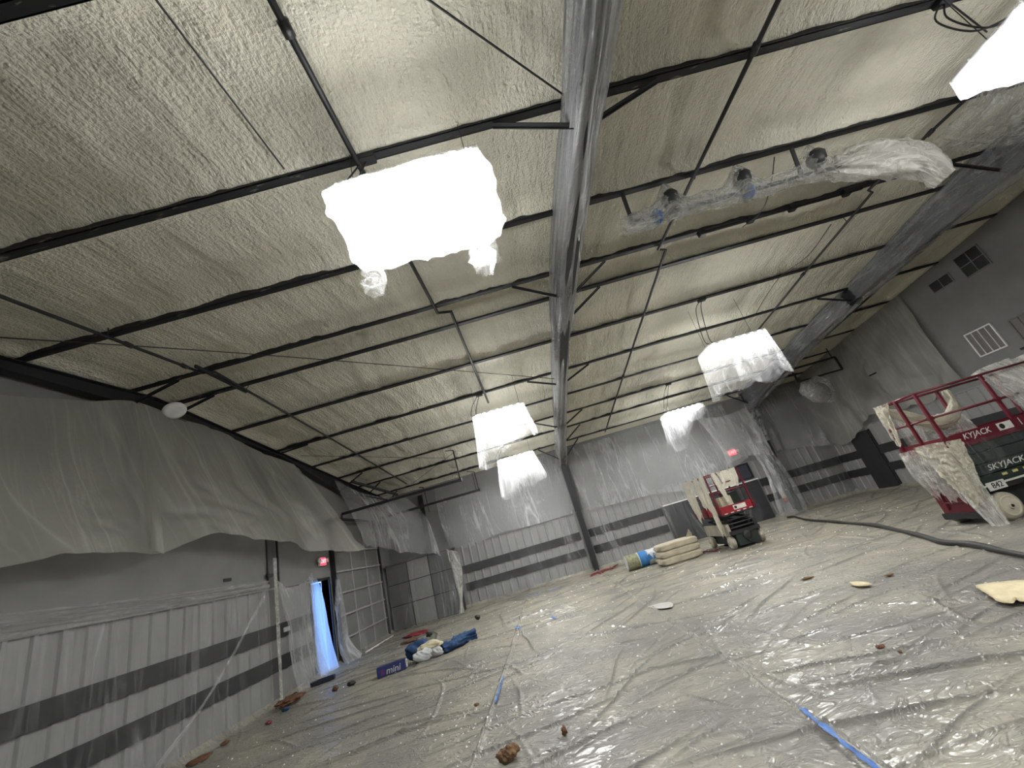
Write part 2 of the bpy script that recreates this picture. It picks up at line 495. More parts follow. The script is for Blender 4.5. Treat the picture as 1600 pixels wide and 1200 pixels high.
class MB:
    def __init__(self):
        self.v, self.f = [], []

    def add(self, vs, fs):
        n = len(self.v)
        self.v += [tuple(map(float, p)) for p in vs]
        self.f += [tuple(i+n for i in f) for f in fs]
        return self

    def box(self, x0, x1, y0, y1, z0, z1, ch=0.0):
        if ch <= 0:
            vs = [(x, y, z) for z in (z0, z1) for y in (y0, y1) for x in (x0, x1)]
            return self.add(vs, [(0, 2, 3, 1), (4, 5, 7, 6), (0, 1, 5, 4), (2, 6, 7, 3), (0, 4, 6, 2), (1, 3, 7, 5)])
        bm = bmesh.new()
        bmesh.ops.create_cube(bm, size=1.0)
        for v in bm.verts:
            v.co = ((x0+x1)/2+v.co.x*(x1-x0), (y0+y1)/2+v.co.y*(y1-y0), (z0+z1)/2+v.co.z*(z1-z0))
        bmesh.ops.bevel(bm, geom=list(bm.edges), offset=ch, segments=2, affect='EDGES')
        bm.verts.index_update()
        self.add([v.co for v in bm.verts], [tuple(v.index for v in f.verts) for f in bm.faces])
        bm.free()
        return self

    def obox(self, a, b, w, h, up=(0, 0, 1)):
        """bar of section w x h from a to b"""
        a, b = Vector(a), Vector(b)
        d = (b-a).normalized()
        u = Vector(up)
        s = d.cross(u)
        if s.length < 1e-4:
            s = d.cross(Vector((1, 0, 0)))
        s.normalize()
        u = s.cross(d)
        vs = []
        for p in (a, b):
            for i, j in ((-1, -1), (1, -1), (1, 1), (-1, 1)):
                vs.append(p+s*(i*w/2)+u*(j*h/2))
        return self.add(vs, [(0, 1, 2, 3), (7, 6, 5, 4), (0, 4, 5, 1), (1, 5, 6, 2), (2, 6, 7, 3), (3, 7, 4, 0)])

    def tube(self, pts, r, n=10, cap=True):
        pts = [Vector(p) for p in pts]
        m = len(pts)
        rs = r if hasattr(r, '__len__') else [r]*m
        vs, fs = [], []
        prev = None
        for i, p in enumerate(pts):
            d = (pts[min(i+1, m-1)]-pts[max(i-1, 0)]).normalized()
            if prev is None:
                s = d.cross(Vector((0, 0, 1)))
                if s.length < 1e-3:
                    s = d.cross(Vector((1, 0, 0)))
            else:
                s = prev-d*prev.dot(d)
            s.normalize()
            prev = s
            u = s.cross(d)
            for k in range(n):
                a = 2*math.pi*k/n
                vs.append(p+s*(math.cos(a)*rs[i])+u*(math.sin(a)*rs[i]))
        for i in range(m-1):
            for k in range(n):
                k2 = (k+1) % n
                fs.append((i*n+k, i*n+k2, (i+1)*n+k2, (i+1)*n+k))
        if cap:
            fs.append(tuple(range(n-1, -1, -1)))
            fs.append(tuple((m-1)*n+k for k in range(n)))
        return self.add(vs, fs)

    def lathe(self, c, axis, prof, n=24):
        """prof: (radius, height along axis)"""
        c, ax = Vector(c), Vector(axis).normalized()
        s = ax.cross(Vector((0, 0, 1)))
        if s.length < 1e-3:
            s = ax.cross(Vector((1, 0, 0)))
        s.normalize()
        u = s.cross(ax)
        vs, fs = [], []
        for r, h in prof:
            for k in range(n):
                a = 2*math.pi*k/n
                vs.append(c+ax*h+s*(math.cos(a)*r)+u*(math.sin(a)*r))
        for i in range(len(prof)-1):
            for k in range(n):
                k2 = (k+1) % n
                fs.append((i*n+k, i*n+k2, (i+1)*n+k2, (i+1)*n+k))
        fs.append(tuple(range(n-1, -1, -1)))
        fs.append(tuple((len(prof)-1)*n+k for k in range(n)))
        return self.add(vs, fs)

    def build(self, name, mat, parent=None, smooth=False, local=False):
        return put(name, self.v, self.f, mat, parent, smooth, local)


def struct(o, label=None):
    o['kind'] = 'structure'
    if label:
        o['label'] = label
    return o


def spline(pts, n, closed=False):
    """Catmull-Rom through pts, resampled to n points evenly in arc length"""
    P = np.asarray(pts, float)
    if len(P) == 2:
        t = np.linspace(0, 1, n)[:, None]
        return P[0]*(1-t)+P[1]*t
    Q = np.vstack([2*P[0]-P[1], P, 2*P[-1]-P[-2]])
    out = []
    for i in range(1, len(Q)-2):
        t = np.linspace(0, 1, 16, endpoint=False)[:, None]
        a, b, c, d = Q[i-1], Q[i], Q[i+1], Q[i+2]
        out.append(0.5*((2*b)+(c-a)*t+(2*a-5*b+4*c-d)*t**2+(3*b-a-3*c+d)*t**3))
    out.append(P[-1][None])
    S = np.vstack(out)
    l = np.concatenate([[0], np.cumsum(np.linalg.norm(np.diff(S, axis=0), axis=1))])
    s = np.linspace(0, l[-1], n)
    return np.stack([np.interp(s, l, S[:, k]) for k in range(3)], 1)


def grid_faces(nu, nv, wrap_u=False):
    i = np.arange(nv-1)[:, None]
    j = np.arange(nu if wrap_u else nu-1)[None, :]
    j2 = (j+1) % nu
    return np.stack([i*nu+j, i*nu+j2, (i+1)*nu+j2, (i+1)*nu+j], -1).reshape(-1, 4)


def sheet_grid(rows, nu, nv, fold=0.03, freq=9.0, seed=1, ramp_v=0.5, crump=0.0, vfreq=1.2, hem=0.0):
    Rw = np.stack([spline(r, nu) for r in rows])          # rows x nu x 3
    G = np.stack([spline(Rw[:, k], nv) for k in range(nu)], 1)   # nv x nu x 3
    du = np.gradient(G, axis=1)
    dv = np.gradient(G, axis=0)
    nrm = np.cross(du, dv)
    nrm /= np.linalg.norm(nrm, axis=2, keepdims=True)+1e-9
    u = np.linspace(0, 1, nu)[None, :]
    v = np.linspace(0, 1, nv)[:, None]
    amp = fold*(ramp_v+(1-ramp_v)*v)
    wob = fbm(u*3+v*1.5, v*2, seed+5)
    f = vnoise(u*freq+wob*1.2, v*vfreq+u*0.5, seed)*2
    f2 = 1-np.abs(vnoise(u*freq*0.8+wob*2, v*vfreq*1.3, seed+9)*4)
    d = amp*(f+0.5*np.clip(f2, 0, 1))
    if crump:
        d = d+crump*(1-2*np.abs(fbm(u*freq*2.2, v*freq*1.6, seed+21)))
    G = G+nrm*d[..., None]
    if hem:
        G[..., 2] += hem*(v**6)*fbm(u*14, u*0+3.3, seed+31)
    return G


def sheet(name, label, mat, rows, nu=60, nv=30, parent=None, cat='plastic sheet', group=None, **kw):
    G = sheet_grid(rows, nu, nv, **kw)
    o = put(name, G.reshape(-1, 3), grid_faces(nu, nv), mat, parent, smooth=True, uv=grid_uv(G, kw.get('seed', 1)))
    if parent is None:
        tag(o, label, cat, group)
    elif label:
        o['label'] = label
    return o


def sleeve_grid(path, sec, nseg, nring, seed=1, crump=0.02, pinch=(), lf=0.16, af=2.5):
    """loose film tube around a path; sec(t) -> list of (side, up) section points"""
    P = spline(path, nseg)
    d = np.gradient(P, axis=0)
    d /= np.linalg.norm(d, axis=1, keepdims=True)
    out = np.zeros((nseg, nring, 3))
    for i in range(nseg):
        t = i/(nseg-1)
        s = np.cross(d[i], (0, 0, 1.0))
        s /= np.linalg.norm(s)
        u = np.cross(s, d[i])
        q = np.asarray(sec(t), float)
        q = np.vstack([q, q[:1]])
        l = np.concatenate([[0], np.cumsum(np.linalg.norm(np.diff(q, axis=0), axis=1))])
        ss = np.linspace(0, l[-1], nring, endpoint=False)
        a = np.interp(ss, l, q[:, 0])
        b = np.interp(ss, l, q[:, 1])
        ca, cb = a.mean(), b.mean()
        k = 1.0
        for (pt, pw, pk) in pinch:
            k *= 1-pk*math.exp(-((t-pt)/pw)**2)
        rr = np.hypot(a-ca, b-cb)+1e-6
        ang = np.arange(nring)/nring*2*math.pi
        nz = crump*(fbm(np.cos(ang)*af+i*lf*0.12+7, np.sin(ang)*af+i*lf, seed)+0.7*(1-4*np.abs(vnoise(np.cos(ang)*af*1.6+i*lf*0.2, np.sin(ang)*af*1.6+i*lf*0.6, seed+3))))
        sc = (rr*k+nz)/rr
        out[i] = P[i]+s*((ca+(a-ca)*sc)[:, None])+u*((cb+(b-cb)*sc)[:, None])
    return out


def sleeve(name, label, mat, path, sec, nseg=60, nring=28, parent=None, cat='plastic wrap', **kw):
    G = sleeve_grid(path, sec, nseg, nring, **kw)
    o = put(name, G.reshape(-1, 3), grid_faces(nring, nseg, True), mat, parent, smooth=True, uv=grid_uv(G, kw.get('seed', 1)))
    if parent is None:
        tag(o, label, cat)
    return o


def blob(c, size, seed, sub=3, rough=0.35, flat=1.0, rz=0.0, freq=2.2):
    bm = bmesh.new()
    bmesh.ops.create_icosphere(bm, subdivisions=sub, radius=1.0)
    V = np.array([v.co[:] for v in bm.verts])
    F = [tuple(v.index for v in f.verts) for f in bm.faces]
    bm.free()
    n = fbm(V[:, 0]*freq+V[:, 2]*1.7, V[:, 1]*freq-V[:, 2]*1.3, seed, 4)
    V = V*(1+rough*n)[:, None]
    V = V*np.asarray(size)/1.0
    if rz:
        ca, sa = math.cos(rz), math.sin(rz)
        V = np.stack([V[:, 0]*ca-V[:, 1]*sa, V[:, 0]*sa+V[:, 1]*ca, V[:, 2]], 1)
    V[:, 2] -= V[:, 2].min()
    return V+np.asarray(c), F


def text_mesh(body, size, mat_w, shear=0.0, ext=0.002, sx=1.0):
    """lettering as a mesh: returns verts, faces placed by the 4x4 matrix mat_w (text in its xy plane)"""
    cu = bpy.data.curves.new('lettering', 'FONT')
    cu.body = body
    cu.size = size
    cu.shear = shear
    cu.extrude = ext
    cu.resolution_u = 3
    cu.align_x = 'CENTER'
    cu.align_y = 'CENTER'
    ob = bpy.data.objects.new('lettering_tmp', cu)
    me = bpy.data.meshes.new_from_object(ob)
    V = [mat_w @ Vector((v.co.x*sx, v.co.y, v.co.z)) for v in me.vertices]
    F = [tuple(p.vertices) for p in me.polygons]
    bpy.data.objects.remove(ob)
    bpy.data.meshes.remove(me)
    bpy.data.curves.remove(cu)
    return V, F


def letters(body, size, c, right, up, mat, parent, shear=0.0, name='lettering', sx=1.0, local=False):
    r, u = Vector(right).normalized(), Vector(up).normalized()
    n = r.cross(u)
    m = Matrix(((r.x, u.x, n.x, c[0]), (r.y, u.y, n.y, c[1]), (r.z, u.z, n.z, c[2]), (0, 0, 0, 1)))
    V, F = text_mesh(body, size, m, shear, sx=sx)
    return put(name, [tuple(v) for v in V], F, mat, parent, local=local)


# =================================================================== THE SHELL
# floor slab
struct(MB().box(L-0.2, R+0.2, YN-0.2, YF+0.2, -0.12, 0.0).build('floor', M['concrete']), 'grey concrete slab under the plastic sheeting')
# outdoor paving just beyond the open door
struct(MB().box(L-6, L-0.2, 6, 17, -0.14, -0.02).build('paving', M['outdoor']), 'pale paving outside the open doorway')

DOOR_Y0, DOOR_Y1, DOOR_Z = 10.98, 11.92, 2.13
GD_Y0, GD_Y1, GD_Z = 12.2, 15.4, 3.42
TW = 5.9
b = MB()
b.box(L-0.2, L, YN-0.2, DOOR_Y0, 0, TW).box(L-0.2, L, DOOR_Y0, DOOR_Y1, DOOR_Z, TW).box(L-0.2, L, DOOR_Y1, YF+0.2, 0, TW)
wall_left = struct(b.build('wall_left', M['drywall']), 'grey drywall side wall with ribbed lower panels')
wall_far = struct(MB().box(L, R, YF, YF+0.2, 0, 5.0).build('wall_far', M['drywall']), 'grey far wall with ribbed lower panels and dark rails')
wall_right = struct(MB().box(R, R+0.2, YN-0.2, YF+0.2, 0, TW).build('wall_right', M['drywall']), 'grey side wall carrying vents and small dark windows')
struct(MB().box(L, R, YN-0.2, YN, 0, 5.0).build('wall_near', M['drywall']), 'grey drywall wall behind the viewer')


# ---- ribbed lower wall panels, 0.915 m wide, three ribs each
def rib_panel_mesh():
    prof, x = [(0.0, 0.0)], 0.0
    for k in range(3):
        c = 0.1525+k*0.305
        prof += [(c-0.045, 0.0), (c-0.022, 0.028), (c+0.022, 0.028), (c+0.045, 0.0)]
    prof.append((0.912, 0.0))
    vs, fs = [], []
    for z in (0.0, WAIN):
        for (a, d) in prof:
            vs.append((a, d, z))
    n = len(prof)
    for i in range(n-1):
        fs.append((i, i+1, n+i+1, n+i))
    me = bpy.data.meshes.new('wall_panel')
    me.from_pydata(vs, [], fs)
    me.materials.append(M['ribbed'])
    return me


RIB = rib_panel_mesh()


def rib_run(wall, start, direction, n, normal):
    d = Vector(direction)
    nn = Vector(normal)
    mi = wmat(wall).inverted()
    for i in range(n):
        o = bpy.data.objects.new('wall_panel', RIB)
        o.parent = wall
        p = Vector(start)+d*(0.915*i)
        m = Matrix(((d.x, nn.x, 0, p.x), (d.y, nn.y, 0, p.y), (0, 0, 1, p.z), (0, 0, 0, 1)))
        o.matrix_basis = mi @ m
        COL.objects.link(o)


rib_run(wall_left, (L+0.012, -0.9, 0), (0, 1, 0), 13, (1, 0, 0))
rib_run(wall_far, (-3.48, YF-0.012, 0), (1, 0, 0), 16, (0, -1, 0))
rib_run(wall_right, (R-0.012, 3.0, 0), (0, 1, 0), 15, (-1, 0, 0))
# top flashing of the ribbed panels
for w_, args in ((wall_left, (L, L+0.045, -0.9, DOOR_Y0, WAIN, WAIN+0.03)), (wall_far, (-3.48, R, YF-0.045, YF, WAIN, WAIN+0.03)), (wall_right, (R-0.045, R, 3.0, YF, WAIN, WAIN+0.03))):
    MB().box(*args).build('top_flashing', M['ribbed'], w_)
# dark rails
for z0, z1 in RAILS:
    for y0, y1 in ((-0.9, 4.6), (4.605, 10.93)):
        MB().box(L+0.03, L+0.062, y0, y1, z0, z1, 0.006).build('rail_board', M['rail'], wall_left)
    for x0, x1 in ((-3.45, 1.22), (1.56, 4.50), (8.45, 9.05), (9.40, 11.62)):
        MB().box(x0, x1, YF-0.062, YF-0.03, z0, z1, 0.006).build('rail_board', M['rail'], wall_far)
    for y0, y1 in ((15.58, 16.66), (8.0, 14.64), (3.0, 7.995)):
        MB().box(R-0.062, R-0.03, y0, y1, z0, z1, 0.006).build('rail_board', M['rail'], wall_right)


# ---- ceiling: sprayed foam between and over the purlins
def build_ceiling():
    xs = np.arange(L-0.15, R+0.2, 0.05)
    ys = np.concatenate([np.arange(YN-0.15, 0.2, 0.10), np.arange(0.2, 8.2, 0.04), np.arange(8.2, YF+0.2, 0.07)])
    X, Yg = np.meshgrid(xs, ys)
    Z = ZR-K*np.sqrt((Yg-YR)**2+0.01)+0.15
    for i, py in enumerate(PUR):
        wob = 0.05*fbm(X*1.3, X*0+i*7.7, 40+i)
        d = np.abs(Yg-py)
        wid = 0.15+wob
        Z -= (0.115+0.05*fbm(X*0.9, X*0+i*3.1, 70+i))*np.exp(-(d/np.clip(wid, 0.05, 1))**2)
    for fx in FRX:
        Z -= 0.06*np.exp(-((X-fx)/0.18)**2)
    wx = X+0.18*fbm(X*0.7, Yg*0.5, 3)
    Z += 0.045*fbm(wx*3.4, Yg*0.45, 11)
    Z += 0.045*(0.3-np.abs(vnoise(wx*6.0, Yg*0.35, 5)))
    Z += 0.016*fbm(X*9, Yg*6, 23, 2)
    Z += 0.05*fbm(X*0.5, Yg*0.5, 29, 2)
    # edges roll down on to the walls
    for dist in (X-(L+0.0), R-X, YF-Yg):
        Z -= 0.16*np.exp(-(np.clip(dist, 0, 9)/0.16)**2)
    Z = np.maximum(Z, ZR-K*np.abs(Yg-YR)+0.025)
    V = np.stack([X, Yg, Z], -1).reshape(-1, 3)
    o = put('ceiling', V, grid_faces(len(xs), len(ys)), M['foam'], smooth=True)
    struct(o, 'cream spray foam sprayed between dark roof purlins')
    return o


ceiling = build_ceiling()
# roof deck above the foam
b = MB()
for ya, yb in ((YN-0.3, YR), (YR, YF+0.3)):
    za, zb = roof_z(ya)+0.33, roof_z(yb)+0.33
    b.add([(L-0.3, ya, za), (R+0.3, ya, za), (R+0.3, yb, zb), (L-0.3, yb, zb), (L-0.3, ya, za+.1), (R+0.3, ya, za+.1), (R+0.3, yb, zb+.1), (L-0.3, yb, zb+.1)],
          [(0, 1, 2, 3), (7, 6, 5, 4), (0, 4, 5, 1), (1, 5, 6, 2), (2, 6, 7, 3), (3, 7, 4, 0)])
b.build('roof_deck', M['offwhite'], ceiling)
# purlins: a Z section whose lower flange shows below the foam
for py in PUR:
    z = roof_z(py)
    s = 1 if py > YR else -1
    b = MB()
    b.box(L, R, py-0.048, py+0.048, z, z+0.012)
    b.box(L, R, py-0.006+0.035*s, py+0.006+0.035*s, z, z+0.20)
    b.box(L, R, py-0.045*s-0.005, py-0.045*s+0.005, z, z+0.03)
    b.build('purlin', M['purlin'], ceiling)

# ---- three rigid steel frames
RAFT = [(-4.3, 4.55), (-1.0, 4.75), (2.75, 4.93), (5.8, 5.03), (YR, 5.06), (9.66, 4.94), (12.8, 4.62), (15.9, 4.12), (16.45, 4.0)]


def raft_bottom(y):
    return float(np.interp(y, [a for a, _ in RAFT], [z for _, z in RAFT]))


def i_beam(path_top, path_bot, x, half=0.085, t=0.012):
    """web and two flanges between a top and a bottom polyline in the plane x"""
    b = MB()
    n = len(path_top)
    for k in range(n-1):
        (ya, za), (yb, zb) = path_top[k], path_top[k+1]
        (yc, zc), (yd, zd) = path_bot[k], path_bot[k+1]
        b.add([(x-t/2, ya, za), (x+t/2, ya, za), (x+t/2, yb, zb), (x-t/2, yb, zb), (x-t/2, yc, zc), (x+t/2, yc, zc), (x+t/2, yd, zd), (x-t/2, yd, zd)],
              [(0, 1, 2, 3), (7, 6, 5, 4), (0, 4, 5, 1), (1, 5, 6, 2), (2, 6, 7, 3), (3, 7, 4, 0)])
        b.obox((x, ya, za), (x, yb, zb), 2*half, t)
        b.obox((x, yc, zc), (x, yd, zd), 2*half, t)
    return b


def column(x, zt, y0, y1b, y1t, nm, root, mat):
    b = MB()
    h = 0.09
    b.box(x-h, x+h, y1b, y1b+0.012, 0, 0.02)
    n = 6
    for k in range(n):
        z0, z1 = zt*k/n, zt*(k+1)/n
        ya, yb = y1b+(y1t-y1b)*k/n, y1b+(y1t-y1b)*(k+1)/n
        b.add([(x-h, ya, z0), (x+h, ya, z0), (x+h, yb, z1), (x-h, yb, z1), (x-h, ya+0.014, z0), (x+h, ya+0.014, z0), (x+h, yb+0.014, z1), (x-h, yb+0.014, z1)],
              [(0, 1, 2, 3), (7, 6, 5, 4), (0, 4, 5, 1), (1, 5, 6, 2), (2, 6, 7, 3), (3, 7, 4, 0)])
        b.add([(x-.006, ya, z0), (x+.006, ya, z0), (x+.006, yb, z1), (x-.006, yb, z1), (x-.006, y0, z0), (x+.006, y0, z0), (x+.006, y0, z1), (x-.006, y0, z1)],
              [(0, 1, 2, 3), (7, 6, 5, 4), (0, 4, 5, 1), (1, 5, 6, 2), (2, 6, 7, 3), (3, 7, 4, 0)])
    b.box(x-h, x+h, y0-0.014, y0, 0, zt)
    return b.build(nm, mat, root)


FR_LABEL = ('bare black steel roof beam along the top of the left wall',
            'steel roof frame wrapped in plastic down the middle of the hall, with far wall column',
            'steel roof frame and column near the right wall, wrapped in plastic')
for i, x in enumerate(FRX):
    fr = thing('steel_frame', FR_LABEL[i], 'roof frame', (x, YF-0.3, 0), group=None)
    fr['kind'] = 'structure'
    del fr['category']
    ys = [-4.3, -1.0, 2.75, 5.8, YR, 8.1, 9.66, 12.8, 15.9, 16.5]
    top = [(y, roof_z(y)-0.012) for y in ys]
    bot = [(y, raft_bottom(y)+(0.27 if i == 0 and y < 12.0 else 0.0)) for y in ys]
    i_beam(top, bot, x).build('rafter', M['darkframe'] if i else M['steel'], fr)
    if i:
        column(x, 4.05, YF-0.03, YF-0.30, YF-0.50, 'column', fr, M['darkframe'])
    # flange braces down to the rafter
    for py, sides in ((2.75, (-1, 1)), (5.8, (-1, 1)), (6.57, (1,)), (9.66, (-1, 1)), (12.8, (-1, 1)), (14.25, (1,)), (15.92, (-1, 1)), (-0.35, (-1, 1))):
        for sd in sides:
            if i == 0 and sd < 0 or i == 2 and sd > 0:
                continue
            zb = raft_bottom(py)+0.03+(0.27 if i == 0 and py < 12 else 0.0)
            MB().obox((x+sd*0.09, py, zb), (x+sd*0.82, py+0.02, roof_z(py)-0.02), 0.045, 0.012, (0, 1, 0)).obox((x+sd*0.09, py-0.02, zb), (x+sd*0.82, py, roof_z(py)-0.02), 0.012, 0.045, (0, 1, 0)).build('flange_brace', M['steel'], fr)

# left wall column by the door
lc = thing('steel_column', 'dark steel column on the left wall beside the open doorway', 'column', (L+0.1, 9.45, 0))
lc['kind'] = 'structure'
del lc['category']
MB().box(L, L+0.045, 9.32, 9.58, 2.17, 4.9).build('upper_flange', M['colgrey'], lc)
MB().box(L+0.012, L+0.042, 9.32, 9.58, 0, 2.17).build('lower_flange', M['panelgrey'], lc)
MB().box(L+0.01, L+0.04, 9.68, 9.72, 2.2, 4.9).build('conduit', M['steel'], lc)
MB().box(L+0.045, L+0.075, 9.24, 9.44, 2.40, 2.47).build('bracket', M['steel'], lc)

# black stub column on the far wall above the corner enclosure
post = MB().box(-4.60, -4.42, YF-0.16, YF-0.145, 0, 4.45).box(-4.515, -4.50, YF-0.15, YF, 0, 4.45).build('steel_column', M['steel'])
struct(post, 'black steel post rising above the panelled corner enclosure')

# =================================================================== DOORS, VENTS, SIGNS
# door_1: open doorway in the left wall, frame and the leaf swung outwards
d1 = thing('door_1', 'open doorway in the left wall with blue daylight behind plastic', None, (L, (DOOR_Y0+DOOR_Y1)/2, 0), kind='structure')
MB().box(L-0.2, L+0.03, DOOR_Y0-0.06, DOOR_Y0, 0, DOOR_Z+0.06).box(L-0.2, L+0.03, DOOR_Y1, DOOR_Y1+0.06, 0, DOOR_Z+0.06).box(L-0.2, L+0.03, DOOR_Y0, DOOR_Y1, DOOR_Z, DOOR_Z+0.06).build('door_frame', M['steel'], d1)
MB().box(L-1.06, L-0.2, DOOR_Y1-0.06, DOOR_Y1-0.015, 0.02, DOOR_Z-0.02).build('door_leaf', M['bluedoor'], d1)
hd = MB().tube([(L-0.98, DOOR_Y1-0.06, 1.02), (L-0.98, DOOR_Y1-0.11, 1.02), (L-0.86, DOOR_Y1-0.11, 1.02)], 0.012, 8).build('handle', M['housing'], d1)

# door_2: sectional overhead door in the left wall
d2 = thing('door_2', 'grey sectional overhead door in the left wall by the corner', None, (L+0.03, (GD_Y0+GD_Y1)/2, 0), kind='structure')
sec_h = GD_Z/6
pw = (GD_Y1-GD_Y0)/3
for r_ in range(6):
    s_ = MB().box(L+0.02, L+0.055, GD_Y0, GD_Y1, r_*sec_h+0.006, (r_+1)*sec_h-0.006, 0.004).build('door_section', M['doorgrey'], d2)
    for c_ in range(3):
        MB().box(L+0.055, L+0.062, GD_Y0+c_*pw+0.07, GD_Y0+(c_+1)*pw-0.07, r_*sec_h+0.07, (r_+1)*sec_h-0.07).build('door_panel', M['doorgrey'], s_)
    for c_ in range(4):
        yy = GD_Y0+c_*pw+(0.03 if c_ == 0 else -0.03 if c_ == 3 else 0)
        MB().box(L+0.055, L+0.085, yy-0.03, yy+0.03, r_*sec_h+0.01, (r_+1)*sec_h-0.01).build('stile', M['stile'], s_)
    if r_ < 5:
        MB().box(L+0.06, L+0.12, GD_Y0, GD_Y1, (r_+1)*sec_h-0.03, (r_+1)*sec_h+0.012).build('strut', M['stile'], s_)
for yy in (GD_Y0-0.09, GD_Y1+0.05):
    MB().box(L+0.0, L+0.14, yy, yy+0.04, 0, 3.75).build('door_jamb', M['darkframe'], d2)

# tracks of the overhead door, hung from the purlins
for i, (yy, lab) in enumerate(((12.2, 'nearer black ceiling track of the overhead door, hung on drop rods'), (15.2, 'farther black ceiling track of the overhead door, hung on drop rods'))):
    zt = 3.80
    xe = -2.02 if i == 0 else -1.93
    t = thing('door_track', lab, 'door track', ((L+xe)/2, yy, zt), group=None)
    MB().obox((L+0.45, yy, zt), (xe, yy, zt), 0.06, 0.075).build('rail', M['steel'], t)
    pts = [(L+0.08, yy, 3.35)]+[(L+0.08+0.37*math.sin(a), yy, 3.43+0.37*(1-math.cos(a))) for a in np.linspace(0.1, math.pi/2, 8)]
    MB().tube(pts, 0.03, 6).build('curve', M['steel'], t)
    MB().obox((xe-0.03, yy, zt), (xe-0.05, yy+0.02, roof_z(yy)-0.35), 0.04, 0.012, (0, 1, 0)).obox((xe-0.05, yy+0.02, roof_z(yy)-0.35), (xe-0.45, yy+0.9, roof_z(yy+0.9)), 0.025, 0.008, (0, 1, 0)).build('drop_rod', M['steel'], t)
    if i == 1:
        MB().obox((xe-0.12, yy-0.03, zt), (xe-0.14, yy+0.02, roof_z(yy)-0.35), 0.03, 0.012, (0, 1, 0)).build('drop_rod', M['steel'], t)
    MB().box(xe-0.04, xe+0.02, yy-0.05, yy+0.05, zt-0.05, zt+0.05).build('end_stop', M['steel'], t)
# spring shaft and slanting struts above the overhead door
tb = thing('spring_shaft', 'black spring shaft and slanted strut above the overhead door', 'shaft', (L+0.3, 13.8, 3.7))
MB().tube([(L+0.25, 12.2, 3.72), (L+0.25, 15.4, 3.72)], 0.045, 10).build('shaft', M['steel'], tb)
MB().obox((-5.6, 12.9, 4.86), (-4.75, 14.6, 4.35), 0.07, 0.07).build('strut', M['steel'], tb)
MB().obox((-5.85, 12.6, 4.55), (-5.1, 14.4, 4.25), 0.05, 0.05).build('strut', M['steel'], tb)

# panelled corner enclosure in front of the far wall
EX0, EX1, EY, EZ = -6.05, -3.56, 15.86, 2.17
en = thing('corner_enclosure', 'low grey panelled enclosure in the far left corner', 'enclosure', ((EX0+EX1)/2, EY+0.4, 0))
MB().box(EX0, EX1, EY+0.05, YF-0.02, EZ-0.03, EZ).box(EX1-0.05, EX1, EY+0.05, YF-0.2, 0, EZ-0.03).box(EX0, EX1-0.05, EY+0.05, EY+0.07, 0, EZ-0.03).build('carcass', M['darkframe'], en)
cols_ = [EX0, -5.25, -4.45, EX1]
zrow = [0.02, 0.78, 1.48, EZ-0.03]
for c_ in range(3):
    for r_ in range(3):
        MB().box(cols_[c_]+0.018, cols_[c_+1]-0.018, EY+(-0.01 if c_ == 1 else 0.01), EY+0.05, zrow[r_]+0.014, zrow[r_+1]-0.014, 0.004).build('panel', M['panelpale'] if c_ == 1 else M['panelgrey'], en)
MB().box(EX0, EX1+0.02, EY-0.03, EY+0.05, EZ-0.03, EZ+0.02).build('top_rail', M['panelgrey'], en)

# door_3: dark flat door on the right wall
d3 = thing('door_3', 'flat black door set among the dark rails of the right wall', None, (R-0.05, 15.12, 0), kind='structure')
MB().box(R-0.10, R-0.03, 14.66, 15.57, 0.02, 1.98, 0.006).build('door_leaf', M['rail'], d3)
MB().box(R-0.06, R-0.02, 14.62, 14.66, 0, 2.02).box(R-0.06, R-0.02, 15.57, 15.61, 0, 2.02).box(R-0.06, R-0.02, 14.62, 15.61, 1.98, 2.02).build('door_frame', M['rail'], d3)
# window_3: dim blue-grey window above the wall pads
w3 = thing('window_3', 'dim blue-grey window above the black wall pads', None, (7.75, YF-0.04, 1.6), kind='structure')
MB().box(7.25, 8.25, YF-0.07, YF-0.03, 1.60, 2.10, 0.006).build('pane', M['bluedoor'], w3)
MB().box(7.20, 7.25, YF-0.09, YF-0.02, 1.55, 2.15).box(8.25, 8.30, YF-0.09, YF-0.02, 1.55, 2.15).box(7.25, 8.25, YF-0.09, YF-0.02, 2.10, 2.15).box(7.25, 8.25, YF-0.09, YF-0.02, 1.55, 1.60).build('frame', M['steel'], w3)

# black wall pads along the far wall
wp = thing('wall_pad_row', 'row of black wall pads with a pale top edge below the far exit sign', 'wall pad', (6.0, YF-0.06, 0))
for k in range(5):
    x0 = 4.55+k*0.76
    MB().box(x0+0.006, x0+0.754, YF-0.16, YF-0.05, 0.03, 1.46, 0.02).build('pad', M['pad'], wp, smooth=False)
MB().box(4.53, 8.37, YF-0.17, YF-0.04, 1.462, 1.50).build('top_edge', M['white'], wp)

